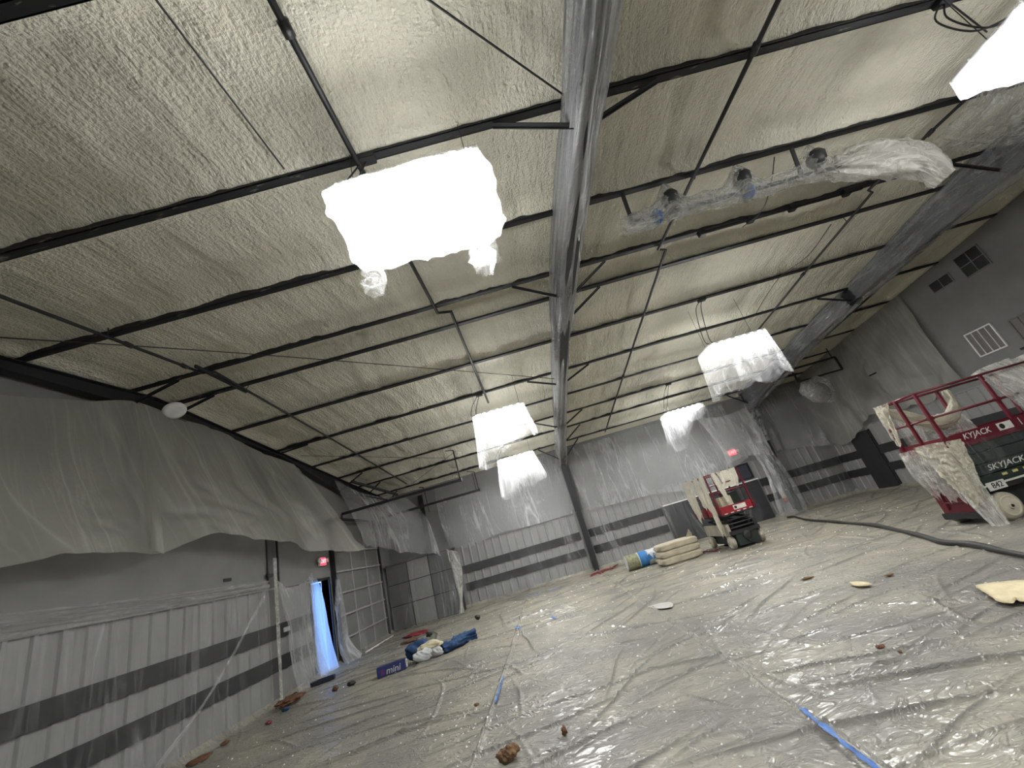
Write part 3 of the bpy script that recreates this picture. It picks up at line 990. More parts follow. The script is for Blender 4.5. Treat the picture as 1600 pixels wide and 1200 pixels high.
# windows and vents of the right wall
def wall_opening(name, label, cat, y0, y1, z0, z1, fmat, pmat, nbar, horizontal=False, kind=None, fw=0.035, cross=False):
    t = thing(name, label, cat, (R, (y0+y1)/2, z0), kind=kind)
    MB().box(R-0.04, R-0.001, y0, y1, z0, z0+fw).box(R-0.04, R-0.001, y0, y1, z1-fw, z1).box(R-0.04, R-0.001, y0, y0+fw, z0+fw, z1-fw).box(R-0.04, R-0.001, y1-fw, y1, z0+fw, z1-fw).build('frame', fmat, t)
    MB().box(R-0.018, R-0.004, y0+fw, y1-fw, z0+fw, z1-fw).build('pane' if kind else 'filter_mesh', pmat, t)
    for k in range(nbar):
        yy = y0+(y1-y0)*(k+1)/(nbar+1)
        MB().box(R-0.034, R-0.012, yy-0.008, yy+0.008, z0+fw, z1-fw).build('bar', fmat, t)
    if cross:
        zz = (z0+z1)/2
        MB().box(R-0.032, R-0.014, y0+fw, y1-fw, zz-0.008, zz+0.008).build('bar', fmat, t)
    if kind:
        t['label'] = label
        if 'category' in t:
            del t['category']
    return t


wall_opening('window_1', 'small two-pane dark window high on the right wall', None, 9.58, 10.16, 4.68, 4.97, M['drywall'], M['glassdark'], 1, kind='structure', fw=0.02)
wall_opening('window_2', 'larger dark four-pane window high on the right wall under the foam', None, 8.72, 9.32, 4.58, 5.16, M['drywall'], M['glassdark'], 1, kind='structure', fw=0.02, cross=True)
wall_opening('air_grille', 'white-framed square air grille on the right wall above the lift', 'grille', 9.56, 10.22, 2.77, 3.42, M['white'], M['mesh_grey'], 3, fw=0.032)
wall_opening('air_grille', 'dull brown-grey air grille on the right wall at the picture edge', 'grille', 8.45, 9.25, 2.72, 3.30, M['mesh_grey'], M['mesh_grey'], 3, fw=0.03)
MB().box(R-0.05, R-0.002, 9.7, 10.3, 2.44, 2.48).build('wall_ledge', M['rail'], wall_right)
MB().box(R-0.05, R-0.002, 8.3, 9.4, 2.58, 2.63).build('wall_ledge', M['rail'], wall_right)


def exit_sign(label, c, right, out, s=1.0):
    c, r, n = Vector(c), Vector(right), Vector(out)
    u = Vector((0, 0, 1))
    t = thing('exit_sign', label, 'exit sign', c)
    b = MB()
    b.obox(c-r*0.165*s+n*0.03, c+r*0.165*s+n*0.03, 0.06, 0.22*s)
    b.build('housing', M['white'], t)
    b = MB()
    b.obox(c-r*0.15*s+n*0.063, c+r*0.15*s+n*0.063, 0.006, 0.195*s)
    b.build('lit_face', M['exit_red'], t)
    letters('EXIT', 0.15*s, c+n*0.068, r, u, M['exit_letter'], t, name='lettering')
    for sd in (-1, 1):
        MB().lathe(c+r*(0.22*sd*s)+u*0.02+n*0.05, n+r*(0.3*sd), [(0.02, -0.03), (0.05, 0.0), (0.06, 0.04), (0.045, 0.05)], 14).build('lamp_head', M['white'], t, smooth=True)
    return t


exit_sign('red exit sign with two white lamp heads above the open doorway', (L+0.02, 11.6, 2.6), (0, 1, 0), (1, 0, 0), 0.95)
exit_sign('red exit sign glowing through plastic on the far wall', (7.93, YF-0.04, 2.66), (1, 0, 0), (0, -1, 0), 1.0)
# small plate on the left wall
tag(MB().box(L, L+0.015, 8.05, 8.25, 2.44, 2.50, 0.004).build('wall_plate', M['rail']), 'small dark plate on the left wall above the ribbed panels', 'plate')
tag(MB().box(L+0.062, L+0.10, 9.70, 9.90, 1.24, 1.33, 0.006).build('switch_box', M['housing']), 'small pale switch box on the upper dark rail beside the column', 'switch box')

# =================================================================== CEILING GEAR
def pipe(label, pts, r=0.02, cat='pipe', couplings=(), name='ceiling_pipe', mat=None, hangers=()):
    t = thing(name, label, cat, tuple(np.mean(np.asarray(pts), 0)))
    MB().tube(pts, r, 10).build('tube', mat or M['steel'], t, smooth=True)
    for c in couplings:
        MB().tube([Vector(c)-Vector((0.0, 0.05, 0)), Vector(c)+Vector((0, 0.05, 0))], r*1.55, 10).build('coupling', M['steel'], t, smooth=True)
    for h in hangers:
        h = Vector(h)
        MB().tube([h+Vector((0, 0, -r)), h+Vector((0.03, 0, 0.02)), h+Vector((0.02, 0, 0.12))], 0.007, 6).build('hanger', M['steel'], t)
    return t


def run(x1, x2, ys1, ys2, dz=-0.045):
    """a pipe under the purlins: near slope at x1, jog at the ridge, far slope at x2"""
    pts = [(x1, y, roof_z(y)+dz) for y in ys1]
    pts += [(x2, y, roof_z(y)+dz) for y in ys2]
    return pts


pipe('black pipe crossing the purlins right of the wrapped middle beam', run(3.18, 3.34, (-1, 2.75, 5.9), (5.98, 10, 13, 16.0)), 0.024, couplings=[(3.18, 2.68, roof_z(2.68)-.045), (3.34, 11.0, roof_z(11)-.045)], hangers=[(3.2, 4.3, roof_z(4.3)-.045), (3.34, 8.1, roof_z(8.1)-.045)])
pipe('black pipe crossing the purlins above the two left lights', run(-0.76, -0.54, (-1, 2.75, 5.95), (6.03, 9, 10.2)), 0.026, couplings=[(-0.76, 1.6, roof_z(1.6)-.045)])
pipe('long black pipe near the left wall crossing every purlin', run(-4.73, -4.58, (0, 3, 5.75), (5.83, 10, 15.3)), 0.022, couplings=[(-4.73, 4.5, roof_z(4.5)-.045), (-4.73, 5.4, roof_z(5.4)-.045)], hangers=[(-4.73, 4.2, roof_z(4.2)-.045), (-4.58, 6.6, roof_z(6.6)-.045)])
pipe('black pipe ending with a fitting under the rear right light', run(7.0, 7.16, (3.0, 5.0, 5.9), (6.0, 8.2, 10.6)), 0.022, couplings=[(7.0, 4.75, roof_z(4.75)-.045), (7.15, 8.2, roof_z(8.2)-.045)], hangers=[(7.15, 6.7, roof_z(6.7)-.045)])
pipe('black pipe between the wrapped right beam and the right wall', run(10.35, 10.35, (0.0, 5.0), (6.3, 10, 15.6)), 0.026, couplings=[(10.35, 8.7, roof_z(8.7)-.045)], hangers=[(10.35, 9.6, roof_z(9.6)-.045), (10.35, 12.0, roof_z(12.0)-.045)])
# short crossing bars on the left pipe
tag(MB().obox(onroof(305, 572, -.05), onroof(385, 612, -.10), 0.035, 0.05).build('pipe_bracket', M['steel']), 'short black bar bracket lying beside the left pipe at the ridge', 'bracket')


def cable(label, pts, r=0.006, name='cable', sag=0.0, cat='cable', n=24):
    P = spline(pts, n)
    if sag:
        P[:, 2] -= sag*np.sin(np.linspace(0, math.pi, n))
    return tag(MB().tube(P, r, 6).build(name, M['steel'], smooth=True), label, cat)


cable('thin straight wire crossing from the left pipe to the middle beam', [onroof(-20, 526, -.25), onroof(430, 556, -.25), (1.30, 9.5, roof_z(9.5)-.25)], 0.007, name='brace_wire')
cable('thin diagonal brace wire left of the wrapped middle beam', [(lambda a_, b_: b_+(a_-b_)*2.6)(onroof(670, 0, -.05), np.array([1.26, 2.6, roof_z(2.6)-.07])), (1.26, 2.6, roof_z(2.6)-.07)], 0.009, name='brace_wire')
cable('thin wire running up the foam to the junction box', [(-1.40, -1.9, roof_z(-1.9)-.01), (-1.40, 0.5, roof_z(0.5)-.01), onroof(444, 264, -.02)], 0.008, name='conduit_wire')
cable('thin wire slanting to the light panel at the top right corner', [onroof(1470, -6, -.02), onroof(1542, 50, -.04)], 0.008, name='brace_wire')
cable('thin brace wire near the far left corner under the purlins', [onroof(470, 712, -.1), onroof(700, 716, -.1)], 0.006, name='brace_wire')
cable('thin drooping cable hanging between purlins right of the spotlight bar', [onroof(1299, 350, -.05), onroof(1262, 400, -.25), onroof(1215, 437, -.06), onroof(1178, 495, -.04)], 0.007)
cable('thin black cable hanging from the purlin behind the spotlight bar', [onroof(1210, 245, -.03), onroof(1205, 285, -.25), onroof(1190, 330, -.30), onroof(1160, 355, -.05)], 0.007)
# diagonal small braces far left
cable('slanted thin rod between far purlins beside the overhead door track', [onroof(645, 755, -.05), onroof(712, 705, -.05)], 0.006, name='brace_rod', cat='rod')

cable('short black pipe dropping between the two overhead door tracks', [ony(655, 762, 15.4), ony(662, 764, 15.4), ony(671, 800, 15.4)], 0.02, name='drop_pipe', cat='pipe', n=16)
# conduit with couplings lying under the ridge purlin
cd = thing('ridge_conduit', 'black conduit with four clamps under the ridge purlin', 'conduit', (5.0, 5.86, 5.4))
pa, pb = np.array([3.90, 5.75, roof_z(5.75)-.05]), np.array([6.75, 5.75, roof_z(5.75)-.05])
MB().tube([pa, pb], 0.03, 10).build('tube', M['steel'], cd, smooth=True)
for t_ in (0.0, 0.30, 0.56, 0.9):
    p = pa+(pb-pa)*t_
    MB().box(p[0]-0.06, p[0]+0.06, p[1]-0.05, p[1]+0.05, p[2]-0.06, p[2]+0.05, 0.01).build('clamp', M['steel'], cd)

# white oval disc on the left beam
dc = thing('white_disc', 'white oval disc fixed to the black beam above the left wall', 'disc', (-5.85, 6.40, 5.3))
MB().lathe((-5.78, 6.42, 5.36), (0.5, -0.25, -0.8), [(0.10, -0.03), (0.17, -0.01), (0.18, 0.01), (0.12, 0.03)], 28).build('dish', M['white'], dc, smooth=True)
MB().tube([(-5.95, 6.35, 5.30), (-5.80, 6.42, 5.38)], 0.02, 8).build('arm', M['steel'], dc)


# ---- light panels
LAMPS = []


def light_panel(label, x0, x1, y0, y1, z):
    t = thing('light_panel', label, 'ceiling light', ((x0+x1)/2, (y0+y1)/2, z), group='plastic-covered light panels')
    MB().box(x0, x1, y0, y1, z+0.02, z+0.075, 0.012).build('housing', M['housing'], t)
    # panel lens, deepened so that its added glowing sides brighten ceiling and walls
    MB().box(x0+0.02, x1-0.02, y0+0.02, y1-0.02, z-0.06, z+0.0195).build('diffuser', M['panel_light'], t)
    MB().box((x0+x1)/2-0.15, (x0+x1)/2+0.15, (y0+y1)/2-0.06, (y0+y1)/2+0.06, z+0.076, z+0.125, 0.008).build('driver_box', M['housing'], t)
    for yy in ((y0+y1)/2-0.17, (y0+y1)/2+0.17):
        MB().box(x0+0.12, x1-0.12, yy-0.045, yy+0.045, z+0.0755, z+0.080).build('added_uplight_strip', M['added_uplight'], t)  # glowing strip added on top of the housing to brighten the foam ceiling
    for k in range(7):
        xx = x0+0.12+k*(x1-x0-0.24)/6
        MB().box(xx-0.03, xx+0.03, y0-0.006, y0-0.0005, z+0.035, z+0.058).build('vent_slot', M['slot_light'], t)
    for sx in (x0+0.08, x1-0.08):
        yy = (y0+y1)/2
        MB().tube([(sx, yy, z+0.07), (sx+0.02, yy, roof_z(yy)+0.06)], 0.004, 5).build('hanger_wire', M['steel'], t)
    py = min(PUR, key=lambda p: abs(p-y0))
    for k in range(2):
        P = spline([(x0+0.10+0.1*k, y0+0.1, z+0.08), (x0-0.06+0.12*k, (y0+0.1+py)/2, z+0.18), (x0+0.0+0.12*k, py, roof_z(py)-0.25), (x0+0.22+0.03*k, py, roof_z(py))], 20)
        MB().tube(P, 0.008, 6).build('power_cable', M['steel'], t, smooth=True)
    MB().box(x0+0.15, x0+0.32, py-0.05, py+0.05, roof_z(py)-0.05, roof_z(py)+0.01, 0.006).build('junction_box', M['steel'], t)
    return t


def bag(label, x0, x1, y0, y1, z, drops, flare, seed, mat, closed=False, nu=120, nv=26, fold=0.035, tufts=()):
    """plastic bag hung over a light panel. drops: near-left, near-right, far-right, far-left"""
    cor = np.array([(x0, y0), (x1, y0), (x1, y1), (x0, y1)], float)
    cx, cy = cor.mean(0)
    per = np.array([x1-x0, y1-y0, x1-x0, y1-y0])
    cum = np.concatenate([[0], np.cumsum(per)])
    s = np.linspace(0, cum[-1], nu, endpoint=False)
    pos = np.zeros((nu, 2))
    nor = np.zeros((nu, 2))
    dr = np.zeros(nu)
    NR = [(0, -1), (1, 0), (0, 1), (-1, 0)]
    for i, q in enumerate(s):
        e = int(np.searchsorted(cum, q, side='right')-1)
        t = (q-cum[e])/per[e]
        pos[i] = cor[e]*(1-t)+cor[(e+1) % 4]*t
        nor[i] = np.array(NR[e])
        sw = t*t*(3-2*t)
        dr[i] = drops[e]*(1-sw)+drops[(e+1) % 4]*sw
    nor = (np.roll(nor, 2, 0)+np.roll(nor, -2, 0)+nor)/3
    levels = [(-0.10, 0.80, 0.085), (0.0, 1.0, 0.08)]
    rings = []
    ang = s/cum[-1]*2*math.pi
    # over the top edge of the housing
    for (_, sc_, dz_) in levels:
        rings.append(np.column_stack([cx+(pos[:, 0]-cx)*sc_*1.02, cy+(pos[:, 1]-cy)*sc_*1.04, np.full(nu, z+dz_)]))
    for j in range(1, nv+1):
        t = j/nv
        ca, sa = np.cos(ang), np.sin(ang)
        n1 = vnoise(ca*3.2+t*0.5, sa*3.2+t*0.7, seed)*2
        n2 = 1-4*np.abs(vnoise(ca*5+t*0.4, sa*5+t*0.3, seed+4))
        n3 = fbm(ca*6+t*0.8, sa*6+t*1.5, seed+8)
        n4 = vnoise(ca*2.2, sa*2.2, seed+12)*2
        out = flare*t**1.2+fold*(t**0.8)*(1.0*n1+0.8*n2)+0.02*n3*t
        zz = z+0.08-(dr*(1+0.14*n4*t)+0.08)*t
        xy = np.column_stack([cx+(pos[:, 0]-cx)*1.02, cy+(pos[:, 1]-cy)*1.04])+nor*out[:, None]
        rings.append(np.column_stack([xy, zz]))
    nr = len(rings)
    V = np.vstack(rings)
    UV = [tuple(q) for q in grid_uv(np.stack(rings), seed)]
    Fq = [tuple(f) for f in grid_faces(nu, nr, True)]
    V = list(map(tuple, V))
    if closed:
        last = rings[-1]
        c = last.mean(0)
        base = (nr-1)*nu
        prev = base
        for j in range(1, 9):
            t = j/8
            n = 0.02*fbm(np.cos(ang)*4*(1-t)+t*3, np.sin(ang)*4*(1-t), seed+50)
            ring = last*(1-t)+c*t
            ring[:, 2] = last[:, 2]*(1-t)**2+(c[2]+0.10)*(1-(1-t)**2)-0.06*math.sin(math.pi*t)+n*(1-t)
            st = len(V)
            V += list(map(tuple, ring))
            UV += [(p_[0]*0.5, p_[1]*0.5) for p_ in ring]
            for k in range(nu):
                k2 = (k+1) % nu
                Fq.append((prev+k, prev+k2, st+k2, st+k))
            prev = st
    o = put('lamp_bag', V, Fq, mat, smooth=True, uv=UV)
    tag(o, label, 'plastic bag', 'plastic bags over the light panels')
    for i, (tx, ty, tz, sz, ln) in enumerate(tufts):
        G = sleeve_grid([(tx, ty, tz+0.05), (tx+0.02, ty, tz-ln*0.5), (tx, ty+0.02, tz-ln)], lambda t: [(sz*(0.5+0.6*math.sin(math.pi*min(1, t*0.8+.1)))*math.cos(a), sz*0.7*math.sin(a)) for a in np.linspace(0, 2*math.pi, 12, endpoint=False)], 14, 24, seed=seed+i, crump=0.05)
        put('loose_corner', G.reshape(-1, 3), grid_faces(24, 14, True), mat, o, smooth=True, uv=grid_uv(G, i))
    return o


SPEC = [
    ('nearest', -0.91, 0.31, 2.37, 3.02, 4.52),
    ('corner', 4.95, 6.17, 2.36, 2.98, 4.45),
    ('left middle', -0.92, 0.30, 8.98, 9.60, 4.50),
    ('left far', -0.93, 0.30, 13.6, 14.2, 4.28),
    ('right far', 4.93, 6.20, 13.5, 14.1, 4.23),
    ('right middle', 4.50, 5.78, 8.28, 8.92, 4.36),
]
LAB = ('lit panel inside the largest plastic bag, left of the middle beam', 'lit panel cut by the top right corner of the picture',
       'lit panel in the upper of the two overlapping bags left of the middle beam', 'lit panel in the lower of the two overlapping bags left of the middle beam',
       'lit panel under swagged plastic on the far wall, left of the exit sign', 'lit panel in the bag beside the wrapped right beam')
BLAB = ('large bright plastic bag with gathered corners, nearest, left of the middle beam', 'taut bright plastic over the light at the top right corner',
        'white plastic bag, upper of the two overlapping left of the middle beam', 'white plastic bag, lower of the two overlapping left of the middle beam',
        'swagged plastic hanging off the far light left of the exit sign', 'square clear-bottomed plastic bag beside the wrapped right beam')
for sp, lb in zip(SPEC, LAB):
    light_panel(lb, *sp[1:])
x0, x1, y0, y1, z = SPEC[0][1:]
bag0 = bag(BLAB[0], x0, x1, y0, y1, z, (0.10, 0.06, 0.26, 0.24), 0.08, 3, M['bag'], closed=True, fold=0.05,
    tufts=((-0.93, 3.15, 4.34, 0.10, 0.26), (0.12, 3.2, 4.30, 0.10, 0.28)))
sheet('loose_flap', None, M['bag'], [[(-0.15, 2.34, 4.63), (0.02, 2.33, 4.63)], [(0.05, 2.45, 4.42), (0.22, 2.5, 4.42)], [(0.10, 2.9, 4.22), (0.28, 2.95, 4.25)], [(0.16, 3.2, 4.06), (0.30, 3.2, 4.08)]], 10, 30, parent=bag0, fold=0.05, freq=3, crump=0.02)
x0, x1, y0, y1, z = SPEC[1][1:]
bag(BLAB[1], x0, x1, y0, y1, z, (0.06, 0.06, 0.12, 0.14), 0.03, 13, M['bag'], closed=True, fold=0.02)
x0, x1, y0, y1, z = SPEC[2][1:]
bag(BLAB[2], x0, x1, y0, y1, z, (0.92, 0.80, 0.55, 1.05), 0.10, 23, M['bag'], fold=0.07)
x0, x1, y0, y1, z = SPEC[3][1:]
bag(BLAB[3], x0, x1, y0, y1, z, (1.05, 0.80, 0.95, 1.25), 0.12, 33, M['bag'], fold=0.08)
x0, x1, y0, y1, z = SPEC[4][1:]
bag(BLAB[4], x0, x1, y0, y1, z, (1.15, 0.12, 0.35, 0.9), 0.05, 43, M['bag_thin'], fold=0.09)
x0, x1, y0, y1, z = SPEC[5][1:]
bag(BLAB[5], x0, x1, y0, y1, z, (1.02, 0.95, 0.9, 0.95), 0.10, 53, M['bag_thin'], fold=0.06)
# two unseen panels added behind the viewer for light, following the same grid
for lb, xx in (('unseen light panel added behind the viewer on the left', -0.91), ('unseen light panel added behind the viewer on the right', 4.95)):
    light_panel(lb, xx, xx+1.22, -3.2, -2.58, 4.5)

# ---- plastic wraps on the beams
def beam_sec(t_to_y, half, drop=0.05):
    def sec(t):
        y = t_to_y(t)
        h = roof_z(y)-0.02-(raft_bottom(y)-drop)
        return [(-half, 0.0), (half, 0.0), (half+0.02, -h*0.5), (half*0.9, -h), (-half*0.9, -h), (-half-0.02, -h*0.5)]
    return sec


ty = lambda t: -1.5+17.75*t
sleeve('beam_wrap', 'long cloudy plastic wrapped around the middle roof beam', M['wrap'], [(FRX[1], -1.5, roof_z(-1.5)-.02), (FRX[1], 2, roof_z(2)-.02), (FRX[1], YR, ZR-.02), (FRX[1], 11, roof_z(11)-.02), (FRX[1], 16.25, roof_z(16.25)-.02)],
       beam_sec(ty, 0.15), 240, 56, crump=0.035, seed=5, lf=0.035, af=4.0, pinch=((0.24, 0.02, 0.12), (0.52, 0.03, 0.15), (0.86, 0.02, 0.1)))
ty2 = lambda t: -1.0+10.4*t
sleeve('beam_wrap', 'cloudy plastic wrap on the near length of the right roof beam', M['wrap_dim'], [(FRX[2], -1.0, roof_z(-1.0)-.02), (FRX[2], 3, roof_z(3)-.02), (FRX[2], YR, ZR-.02), (FRX[2], 9.4, roof_z(9.4)-.02)],
       beam_sec(ty2, 0.20, 0.08), 120, 48, crump=0.06, seed=8, lf=0.05, af=3.5)
ty3 = lambda t: 9.7+6.4*t
sleeve('beam_wrap', 'cloudy plastic wrap on the far length of the right roof beam', M['wrap_dim'], [(FRX[2], 9.7, roof_z(9.7)-.02), (FRX[2], 13, roof_z(13)-.02), (FRX[2], 16.1, roof_z(16.1)-.02)],
       beam_sec(ty3, 0.19, 0.06), 90, 48, crump=0.06, seed=12, lf=0.06, af=3.5)
sleeve('column_wrap', 'crumpled clear plastic tied around the top of the right column', M['wrap_clear'], [(FRX[2], 16.35, 4.3), (FRX[2]-0.02, 16.33, 3.6), (FRX[2], 16.36, 2.7)],
       lambda t: [(0.24*(1-0.3*t)*math.cos(a), 0.26*(1-0.3*t)*math.sin(a)) for a in np.linspace(0, 2*math.pi, 12, endpoint=False)], 40, 30, crump=0.10, seed=14)

# ---- spotlight bar wrapped in plastic under the second purlin
sb = thing('spotlight_bar', 'hanging black bar with three round lamps, wrapped in clear plastic', 'spotlight bar', (3.8, 4.43, 5.0))
zb = 5.06
MB().tube([(2.2, 4.43, zb), (5.35, 4.47, zb)], 0.03, 10).build('bar', M['steel'], sb, smooth=True)
for xx in (2.24, 4.62):
    MB().obox((xx, 4.43, zb), (xx-0.02, 4.30, roof_z(4.3)), 0.05, 0.02, (0, 1, 0)).build('bracket', M['steel'], sb)
for xx, rr in ((2.78, 0.115), (3.78, 0.115), (4.82, 0.12)):
    h = MB().lathe((xx, 4.36, zb+0.06), (0.1, -0.5, 0.8), [(0.05, -0.06), (rr*0.9, 0.0), (rr, 0.06), (rr*0.8, 0.15), (rr*0.3, 0.19)], 20).build('lamp_head', M['darkframe'], sb, smooth=True)
    MB().tube([(xx, 4.43, zb), (xx, 4.38, zb+0.06)], 0.02, 8).build('stem', M['steel'], h)


def bar_sec(t):
    x = 2.1+2.95*t
    g = max(math.exp(-((x-c)/0.15)**2) for c in (2.78, 3.78, 4.82))
    k = 0.08+0.25*g
    lo = 0.07+0.07*abs(math.sin(x*2.1))
    w = 0.08+0.10*g
    return [(-w*0.5, k), (w*0.8, k), (w*1.2, k*0.5), (w, 0), (0.05, -lo), (-0.05, -lo), (-0.10, 0), (-w, k*0.5)]


sleeve('bar_wrap', 'clear plastic sleeve loosely taped along the spotlight bar', M['wrap_clear'], [(2.1, 4.43, zb), (3.5, 4.43, zb), (5.05, 4.46, zb)], bar_sec, 130, 36, crump=0.035, seed=17)
for xx, lb in ((2.58, 'blue tape band near the left end of the spotlight bar'), (3.86, 'blue tape band in the middle of the spotlight bar')):
    tag(MB().lathe((xx, 4.43, zb-0.02), (1, 0.1, 0.15), [(0.10, -0.015), (0.105, 0.0), (0.10, 0.015)], 18).build('tape_band', M['tape'], smooth=True), lb, 'tape')
# large crumpled bundle at the right end of the bar
G = sleeve_grid([(5.1, 4.47, 5.05), (5.5, 4.48, 5.02), (5.9, 4.5, 4.98), (6.2, 4.5, 4.78), (6.34, 4.5, 4.45)],
                lambda t: [((0.05+0.12*math.sin(math.pi*min(1, .1+t*.85)))*math.cos(a), (0.05+0.20*math.sin(math.pi*min(1, .1+t*.85)))*math.sin(a)) for a in np.linspace(0, 2*math.pi, 14, endpoint=False)], 60, 44, seed=19, crump=0.09, lf=0.10)
tag(put('plastic_bundle', G.reshape(-1, 3), grid_faces(44, 60, True), M['paleclear'], smooth=True, uv=grid_uv(G, 3)), 'big crumpled clear plastic bundle at the right end of the spotlight bar', 'plastic bundle')
sheet('hanging_sheet', 'clouded plastic slung under the foam between the corner light and right beam', M['wrap_clear'],
      [[(6.6, 3.5, 5.25), (7.8, 3.4, 5.1), (9.0, 3.4, 4.9)], [(6.6, 4.4, 5.05), (7.8, 4.3, 4.85), (9.1, 4.2, 4.7)], [(6.7, 5.2, 5.35), (7.9, 5.2, 5.2), (9.1, 5.2, 5.0)]], 60, 40, fold=0.08, freq=6, crump=0.06, seed=61, ramp_v=1)

# ---- suspended rack with a wrapped unit beyond the right beam
rk = thing('hanging_rack', 'black rectangular rack hung beside the right wall near the far corner', 'rack', (10.4, 13.6, 4.2))
rx0, rx1, rz0, rz1, ryy = 9.75, 11.35, 4.10, 4.58, 13.8
MB().obox((rx0, ryy, rz1), (rx1, ryy, rz1), 0.06, 0.06).build('top_bar', M['steel'], rk)
MB().obox((rx0, ryy, rz0), (rx1, ryy, rz0), 0.05, 0.05).build('bottom_bar', M['steel'], rk)
MB().obox((rx1, ryy, rz0), (rx1, ryy, rz1), 0.05, 0.05).build('side_bar', M['steel'], rk)
MB().obox((rx0, ryy, rz0), (rx0, ryy, rz1), 0.05, 0.05).build('side_bar', M['steel'], rk)
for xx in (rx0+0.1, rx1-0.1):
    MB().obox((xx, ryy, rz1), (xx, ryy, roof_z(ryy)), 0.03, 0.012, (0, 1, 0)).build('drop_rod', M['steel'], rk)
V, Fc = blob((10.15, 13.7, 3.10), (0.52, 0.30, 0.52), 71, 4, 0.30, freq=1.6)
wu = tag(put('wrapped_unit', V, Fc, M['wrap_clear'], smooth=True, uv=V[:, [0, 2]]), 'bulging clear plastic parcel hung below the black rack', 'plastic parcel')
V, Fc = blob((10.2, 13.75, 3.2), (0.34, 0.18, 0.36), 75, 3, 0.1)
put('unit', V, Fc, M['mesh_grey'], wu, smooth=True)
MB().obox((11.62, 12.9, 3.55), (11.3, 12.95, 3.5), 0.04, 0.04).build('wall_bracket', M['steel'], wall_right)

# =================================================================== PLASTIC ON THE WALLS
# big drape hung from the left beam
tp = [(-5.88, 2.2, 4.55), onx(0, 617, -5.88), (-5.88, 5.0, 5.1), onx(200, 626, -5.88), onx(255, 642, -5.88), onx(330, 670, -5.88), onx(400, 703, -5.88), onx(470, 730, -5.88)]
bt = [(-5.55, 2.0, 2.55), onx(0, 890, -5.55), onx(110, 862, -5.52), onx(205, 855, -5.5), onx(255, 864, -5.5), onx(335, 835, -5.55), onx(430, 845, -5.5), onx(520, 862, -5.45), onx(570, 859, -5.4)]
md = [(-5.80, 2.1, 3.5), (-5.78, 5.0, 4.0), (-5.75, 6.6, 4.2), (-5.75, 9.0, 4.1), (-5.7, 11.6, 3.9)]
big_drape = sheet('hanging_sheet', 'large dusty plastic drape hung from the black beam over the left wall', M['drape'], [tp, md, bt], 170, 60, fold=0.10, freq=13, seed=3, ramp_v=0.55, vfreq=0.8, hem=0.06)
sheet('deep_fold', None, M['drape'], [[onx(206, 630, -5.84), onx(211, 632, -5.80)], [onx(218, 700, -5.72), onx(231, 700, -5.55)], [onx(228, 790, -5.58), onx(248, 790, -5.38)], [onx(231, 859, -5.50), onx(246, 861, -5.35), onx(259, 865, -5.40)]], 20, 40, parent=big_drape, fold=0.03, freq=2, seed=2)
# smaller drape in the corner
sheet('hanging_sheet', 'smaller dusty plastic drape hanging in the far left corner', M['wallfilm'],
      [[(-5.85, 12.3, 4.9), (-5.4, 13.6, 4.45), (-4.7, 15.6, 4.3)], [(-5.7, 12.8, 3.9), (-5.1, 14.2, 3.6), (-4.2, 15.8, 3.4)], [(-5.55, 13.3, 2.85), (-5.2, 14.6, 2.55), ony(690, 868, 15.75)]], 60, 40, fold=0.08, freq=8, seed=4, crump=0.004, hem=0.12)
# thin sheet over the ribbed part of the left wall, gathered band on top
yy = np.linspace(0.5, 9.2, 8)
sheet('wall_sheet', 'thin clear plastic over the ribbed panels of the left wall', M['thinfilm'],
      [[(L+0.12, y, 2.20) for y in yy], [(L+0.15, y, 1.2) for y in yy], [(L+0.20, y, 0.25) for y in yy], [(L+0.42, y, 0.05) for y in yy]], 150, 40, fold=0.04, freq=26, seed=6)
sheet('gathered_sheet', 'pleated plastic band gathered above the ribbed panels of the left wall', M['gather'],
      [[(L+0.05, 0.5, 2.62), onx(0, 957, L+0.05), onx(180, 938, L+0.05), onx(420, 908, L+0.05)], [(L+0.13, 0.5, 2.42), onx(0, 975, L+0.12), onx(180, 953, L+0.12), onx(420, 914, L+0.12)], [(L+0.10, 0.5, 2.22), onx(0, 1000, L+0.10), onx(180, 968, L+0.10), onx(420, 921, L+0.10)]], 120, 26, fold=0.03, freq=3, vfreq=7, seed=7, ramp_v=1)
# single bright folds across that sheet
sheet('wall_sheet', 'narrow bright plastic fold slanting across the left dark rails', M['wallfilm'],
      [[onx(412, 930, L+0.16), onx(416, 930, L+0.16)], [onx(335, 1070, L+0.2), onx(340, 1070, L+0.2)], [onx(243, 1196, L+0.3), onx(252, 1196, L+0.3)]], 8, 40, fold=0.02, freq=2, seed=16)
sheet('curtain_fold', 'narrow bright plastic edge hanging just right of the left column', M['paleclear'],
      [[onx(427, 872, L+0.2), onx(432, 872, L+0.2)], [onx(431, 960, L+0.22), onx(436, 960, L+0.22)], [onx(436, 1050, L+0.25), onx(441, 1050, L+0.25)], [onx(438, 1094, L+0.3), onx(444, 1092, L+0.3)]], 8, 40, fold=0.02, freq=2, seed=15)
# sheet between the column and the doorway
sheet('wall_sheet', 'clear plastic swag between the left column and the open doorway', M['wallfilm'],
      [[onx(433, 905, L+0.27), onx(447, 916, L+0.25), onx(463, 917, L+0.22), onx(478, 905, L+0.18), onx(489, 893, L+0.12)], [(L+0.24, 9.62, 1.3), (L+0.2, 10.3, 1.3), (L+0.14, 10.95, 1.3)], [(L+0.27, 9.62, 0.6), (L+0.25, 10.3, 0.6), (L+0.2, 10.95, 0.6)], [(L+0.40, 9.62, 0.03), (L+0.40, 10.3, 0.03), (L+0.35, 10.95, 0.03)]], 60, 46, fold=0.06, freq=10, seed=18)
